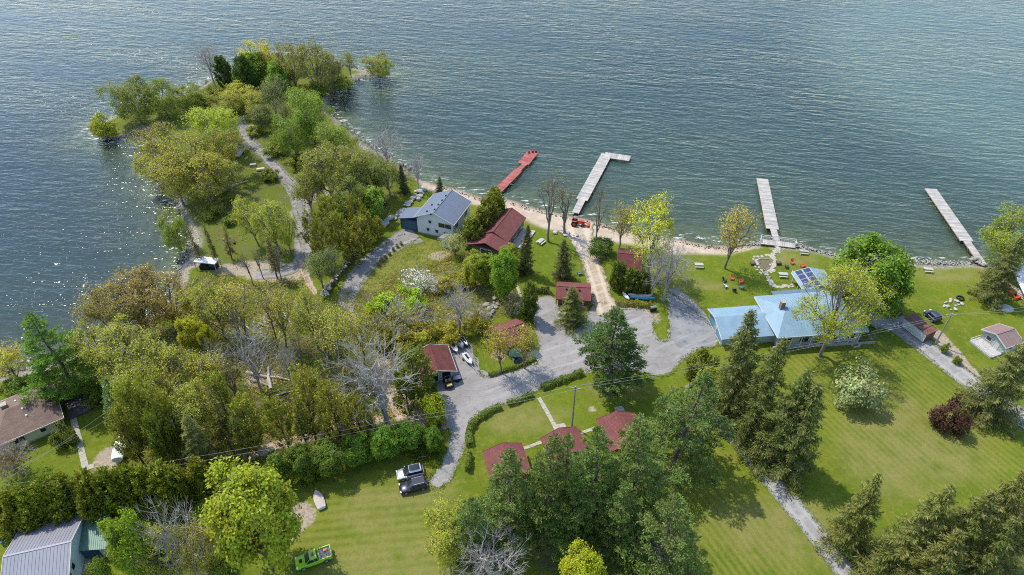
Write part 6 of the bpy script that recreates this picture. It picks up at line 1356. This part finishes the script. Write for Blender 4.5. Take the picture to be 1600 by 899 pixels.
# ------------------------------------------------------------------ garden furniture
def picnic(label, px, rz, col=M_GREYWOOD):
    t = thing('picnic_table', label, 'picnic table', P(*px), rz)
    for k in range(5): MB().box((0, -.34+.17*k, .75), (1.9, .15, .05)).build('top_board', col, t)
    for s in (-1, 1): MB().box((0, s*.72, .45), (1.9, .28, .05)).build('bench', col, t)
    for x in (-.65, .65):
        for s in (-1, 1): MB().bar((x, s*.18, .74), (x, s*.62, 0), .08).build('leg', col, t)
        MB().bar((x, -.8, .42), (x, .8, .42), .07).build('brace', col, t)
M_PT = plain('pale_table', (.42, .40, .37), .7, .15, 2)
picnic('pale picnic table on the lawn beside the long red cottage', (845, 380), .9, M_PT); picnic('pale picnic table beside the half-bare tree on the lodge lawn', (1091.5, 417), -.05, M_PT); picnic('pale picnic table between the pond and the solar gazebo', (1223, 432), -.1, M_PT)
picnic('grey picnic table near the waterfront behind the pond', (1255, 396), -.15); picnic('pale picnic table beside the huge maple at the water', (1449, 424), -.15, M_PT)
def chair(label, group, px, rz, col):
    t = thing('garden_chair', label, 'chair', P(*px), rz, group)
    for k in range(4): MB().box((-.2+.15*k, 0, .38-.03*k*-1), (.13, .6, .04)).build('seat_slat', col, t)
    for k in range(4): MB().bar((-.25, -.24+.16*k, .38), (-.62, -.24+.16*k, 1.1), .14, .035).build('back_slat', col, t)
    for s in (-1, 1): MB().box((-.05, s*.36, .58), (.8, .12, .04)).build('armrest', col, t); MB().box((.28, s*.33, .28), (.1, .06, .56)).build('leg', col, t); MB().box((-.35, s*.33, .28), (.1, .06, .56)).build('leg', col, t)
M_CR = plain('red_chair', (.50, .10, .05), .6, .12, 2); M_CB = plain('black_chair', (.03, .035, .045), .6, .2, 2); M_CW = plain('white_chair', (.55, .55, .53), .6, .1, 2); M_CBL = plain('blue_chair', (.10, .16, .28), .6, .15, 2)
def circle(cx, cy, cols, lab, grp):
    c = P(cx, cy)
    for k, col in enumerate(cols):
        a = 6.283*k/len(cols)+.4; q = c+Vector((math.cos(a)*1.9, math.sin(a)*1.9, 0)); nm = {M_CR: 'red', M_CB: 'black', M_CW: 'white', M_CBL: 'blue'}[col]
        t = thing('garden_chair', f'{nm} slatted garden chair in the circle {lab}', 'chair', q, a+math.pi, grp)
        MB().box((0, 0, .38), (.62, .6, .05)).build('seat', col, t)
        for j in range(4): MB().bar((-.28, -.24+.16*j, .38), (-.66, -.24+.16*j, 1.1), .14, .035).build('back_slat', col, t)
        for s in (-1, 1): MB().box((-.05, s*.36, .58), (.8, .12, .04)).build('armrest', col, t); MB().box((.28, s*.33, .28), (.1, .06, .56)).build('leg', col, t); MB().box((-.35, s*.33, .28), (.1, .06, .56)).build('leg', col, t)
circle(1145, 446, [M_CR, M_CR, M_CB, M_CW, M_CB, M_CBL], 'on the lodge lawn', 'chairs on the lodge lawn'); circle(1243, 421, [M_CR, M_CR, M_CB, M_CW, M_CB], 'beside the solar gazebo', 'chairs beside the gazebo')
circle(893, 433, [M_CBL, M_CBL], 'behind the gravel-side cabin', 'chairs behind the small cabin')
for lab, b, ty in (('white pole with planter at the west side of the pond', (1176, 413.5), 390), ('white pole with planter at the east side of the pond', (1216, 413), 391)):
    c = P(*b); H = height_at(c.y, ty); t = thing('flag_pole', lab, 'pole', c); MB().tube([(0, 0, 0), (.25, .1, H)], [.07, .05], 6).build('shaft', M_TRIM, t); MB().box((0, 0, .3), (1.0, .8, .6), 0, 1.1).build('planter', M_BROWNWALL, t); MB().tube([(.25, .1, H-.3), (.26, .1, H+.25)], [.14, .1], 6).build('lamp_head', M_TRIM, t)
t = thing('barbecue', 'dark covered barbecue cart beside the clipped hedge', 'barbecue', P(1020, 486), .2); MB().box((0, 0, .55), (1.3, .7, .8)).build('cart', M_BLACK, t); m = MB(); m.tube([(-.6, 0, 1.0), (.6, 0, 1.0)], .34, 10); m.build('hood', M_STEEL, t)
t = thing('rubbish_bin', 'blue recycling bin against the easternmost red cabin', 'bin', P(948, 691), .4); MB().box((0, 0, .45), (.5, .5, .9), 0, 1.15).build('body', plain('bin_blue', (.02, .06, .45), .5, .1, 2), t); MB().box((0, 0, .94), (.64, .64, .08)).build('lid', M_BLACK, t)
for lab, px in (('grey concrete doorstep behind the middle red cabin', (877, 668)), ('grey concrete doorstep behind the easternmost red cabin', (968, 641))):
    tag(MB().box((0, 0, .10), (1.6, .8, .2)).box((0, .5, .05), (1.5, .5, .1)).build('doorstep', M_CONC, None, P(*px), .2), lab, 'step')
t = thing('patio_umbrella', 'green patio table and umbrella in front of the yard cabin', 'umbrella', P(806, 562)); m = MB(); m.tube([(0, 0, 2.35), (0, 0, 1.95)], [.08, 1.35], 8); m.build('canopy', plain('dark_green_cloth', (.008, .05, .045), .8, .15, 2), t); MB().tube([(0, 0, 0), (0, 0, 2.4)], .04, 6).build('pole', M_STEEL, t); MB().tube([(0, 0, .68), (0, 0, .74)], .55, 12).build('table', M_BLACK, t)
t = thing('patio_umbrella', 'turquoise folded umbrella at the lake end of the long red cottage', 'umbrella', P(812, 364)); m = MB(); m.tube([(0, 0, 2.5), (0, 0, 1.4)], [.06, .7], 8); m.build('canopy', plain('turquoise_cloth', (.06, .36, .33), .8, .15, 2), t); MB().tube([(0, 0, 0), (0, 0, 2.6)], .04, 6).build('pole', M_STEEL, t)
t = thing('garden_tarp', 'blue tarpaulin over a wood pile deep in the cedar stand', 'tarpaulin', P(283, 664), .4); m = MB(); m.loft([[(x, -1.2, 0), (x, -.9, .8+.1*math.sin(x*3)), (x, 0, 1.15), (x, .9, .8), (x, 1.2, 0)] for x in (-1.8, -.9, 0, .9, 1.8)]); m.build('sheet', plain('tarp_blue', (.05, .17, .36), .5, .2, 2), t); m = MB(); [m.tube([(-1.7, y, .3), (1.7, y, .3)], .2, 6) for y in (-.6, 0, .6)]; m.build('logs', M_WOOD, t)
t = thing('covered_boat', 'white tarpaulined boat on a trailer at the edge of the cedar stand', 'boat', P(191, 706), math.radians(105)); m = MB(); m.loft([[(x, y, z+.5) for x, y, z in r] for r in hullmesh(5.2, 2.0, .8)]); m.build('hull', M_WHITE, t)
m = MB(); m.loft([[(x*.97, y*.95, 1.33+.35*(1-(y/1.0)**2)) for x, y, z in r] for r in hullmesh(5.2, 2.0, .8)]); m.build('cover', plain('grey_white_tarp', (.55, .58, .60), .7, .15, 2), t); m = MB(); m.bar((-2, 0, .4), (3.6, 0, .4), .12); m.bar((-.8, -1, .4), (-.8, 1, .4), .1); m.build('trailer_frame', M_STEEL, t)
for s in (-1, 1): MB().tube([(-.8, s*.95, .3), (-.8, s*1.15, .3)], .3, 12).build('wheel', M_TYRE, t)
for k in range(6):
    c = P(4+k*6.6, 847-k*2.0, .6); t = thing('water_barrel', 'blue plastic barrel in the row behind the metal barn', 'barrel', (c.x, c.y, 0), 0, 'blue barrels behind the barn')
    MB().tube([(0, 0, 0), (0, 0, .1), (0, 0, .45), (0, 0, .8), (0, 0, .9)], [.27, .31, .33, .31, .27], 12).build('drum', plain('barrel_blue', (.03, .16, .30), .5, .15, 2), t); MB().tube([(0, 0, .9), (0, 0, .93)], .06, 6).build('bung', M_BLACK, t)
t = thing('stone_step', 'pale paving slabs by the barn door', 'paving', P(134, 890), .5)
for k in range(3): MB().box((.1*k, .95*k, .04), (1.3, .85, .08), .1*k).build('slab', M_PALESTONE, t)
t = thing('air_unit', 'grey outdoor air unit at the bungalow corner', 'air unit', P(112, 690), .2); MB().box((0, 0, .4), (1.0, .7, .8)).build('case', M_GREYWALL, t); MB().tube([(0, 0, .8), (0, 0, .84)], .3, 12).build('fan_grille', M_BLACK, t)
t = thing('propane_tank', 'small white gas tank against the bungalow wall', 'tank', P(22, 697), .3); MB().tube([(-.5, 0, .4), (-.4, 0, .4), (.4, 0, .4), (.5, 0, .4)], [.2, .32, .32, .2], 10).build('shell', M_WHITE, t); MB().box((0, 0, .05), (.7, .4, .1)).build('stand', M_STEEL, t)
t = thing('fire_ring', 'dark tyre-like fire ring beside the campfire stones', 'fire ring', P(1500, 467)); m = MB(); n = 14; m.loft([[(math.cos(a)*r_, math.sin(a)*r_, z_) for r_, z_ in ((.75, 0), (.8, .3), (.6, .32), (.55, .02))] for a in [6.283*k/n for k in range(n+1)]], False); m.build('ring', M_BLACK, t); MB().tube([(-.3, 0, .12), (.3, .1, .2)], .08, 5).build('charred_log', M_BLACK, t)
t = thing('stone_well', 'small square stone cistern frame on the lawn below the lodge', 'cistern', P(1336, 540), .3); m = MB()
for a, b in (((-.7, -.5), (.7, -.5)), ((.7, -.5), (.7, .5)), ((.7, .5), (-.7, .5)), ((-.7, .5), (-.7, -.5))): m.bar((*a, .12), (*b, .12), .2, .24)
m.build('rim', M_PALESTONE, t); MB().box((0, 0, .06), (1.2, .8, .08)).build('cover', M_WOOD, t)
t = thing('sledge_shape', 'dark brown upturned stump beside the clearing trees', 'stump', P(364, 378), 2.2); MB().tube([(-1.2, 0, .3), (0, 0, .45), (1.3, 0, .25)], [.28, .4, .2], 7).build('trunk', M_BROWNWALL, t); MB().tube([(.2, 0, .5), (.6, .5, 1.0)], [.14, .05], 5).build('root', M_BROWNWALL, t)
t.name = 'tree_stump'
for o in bpy.data.objects:
    if '_d' in o.keys(): del o['_d']
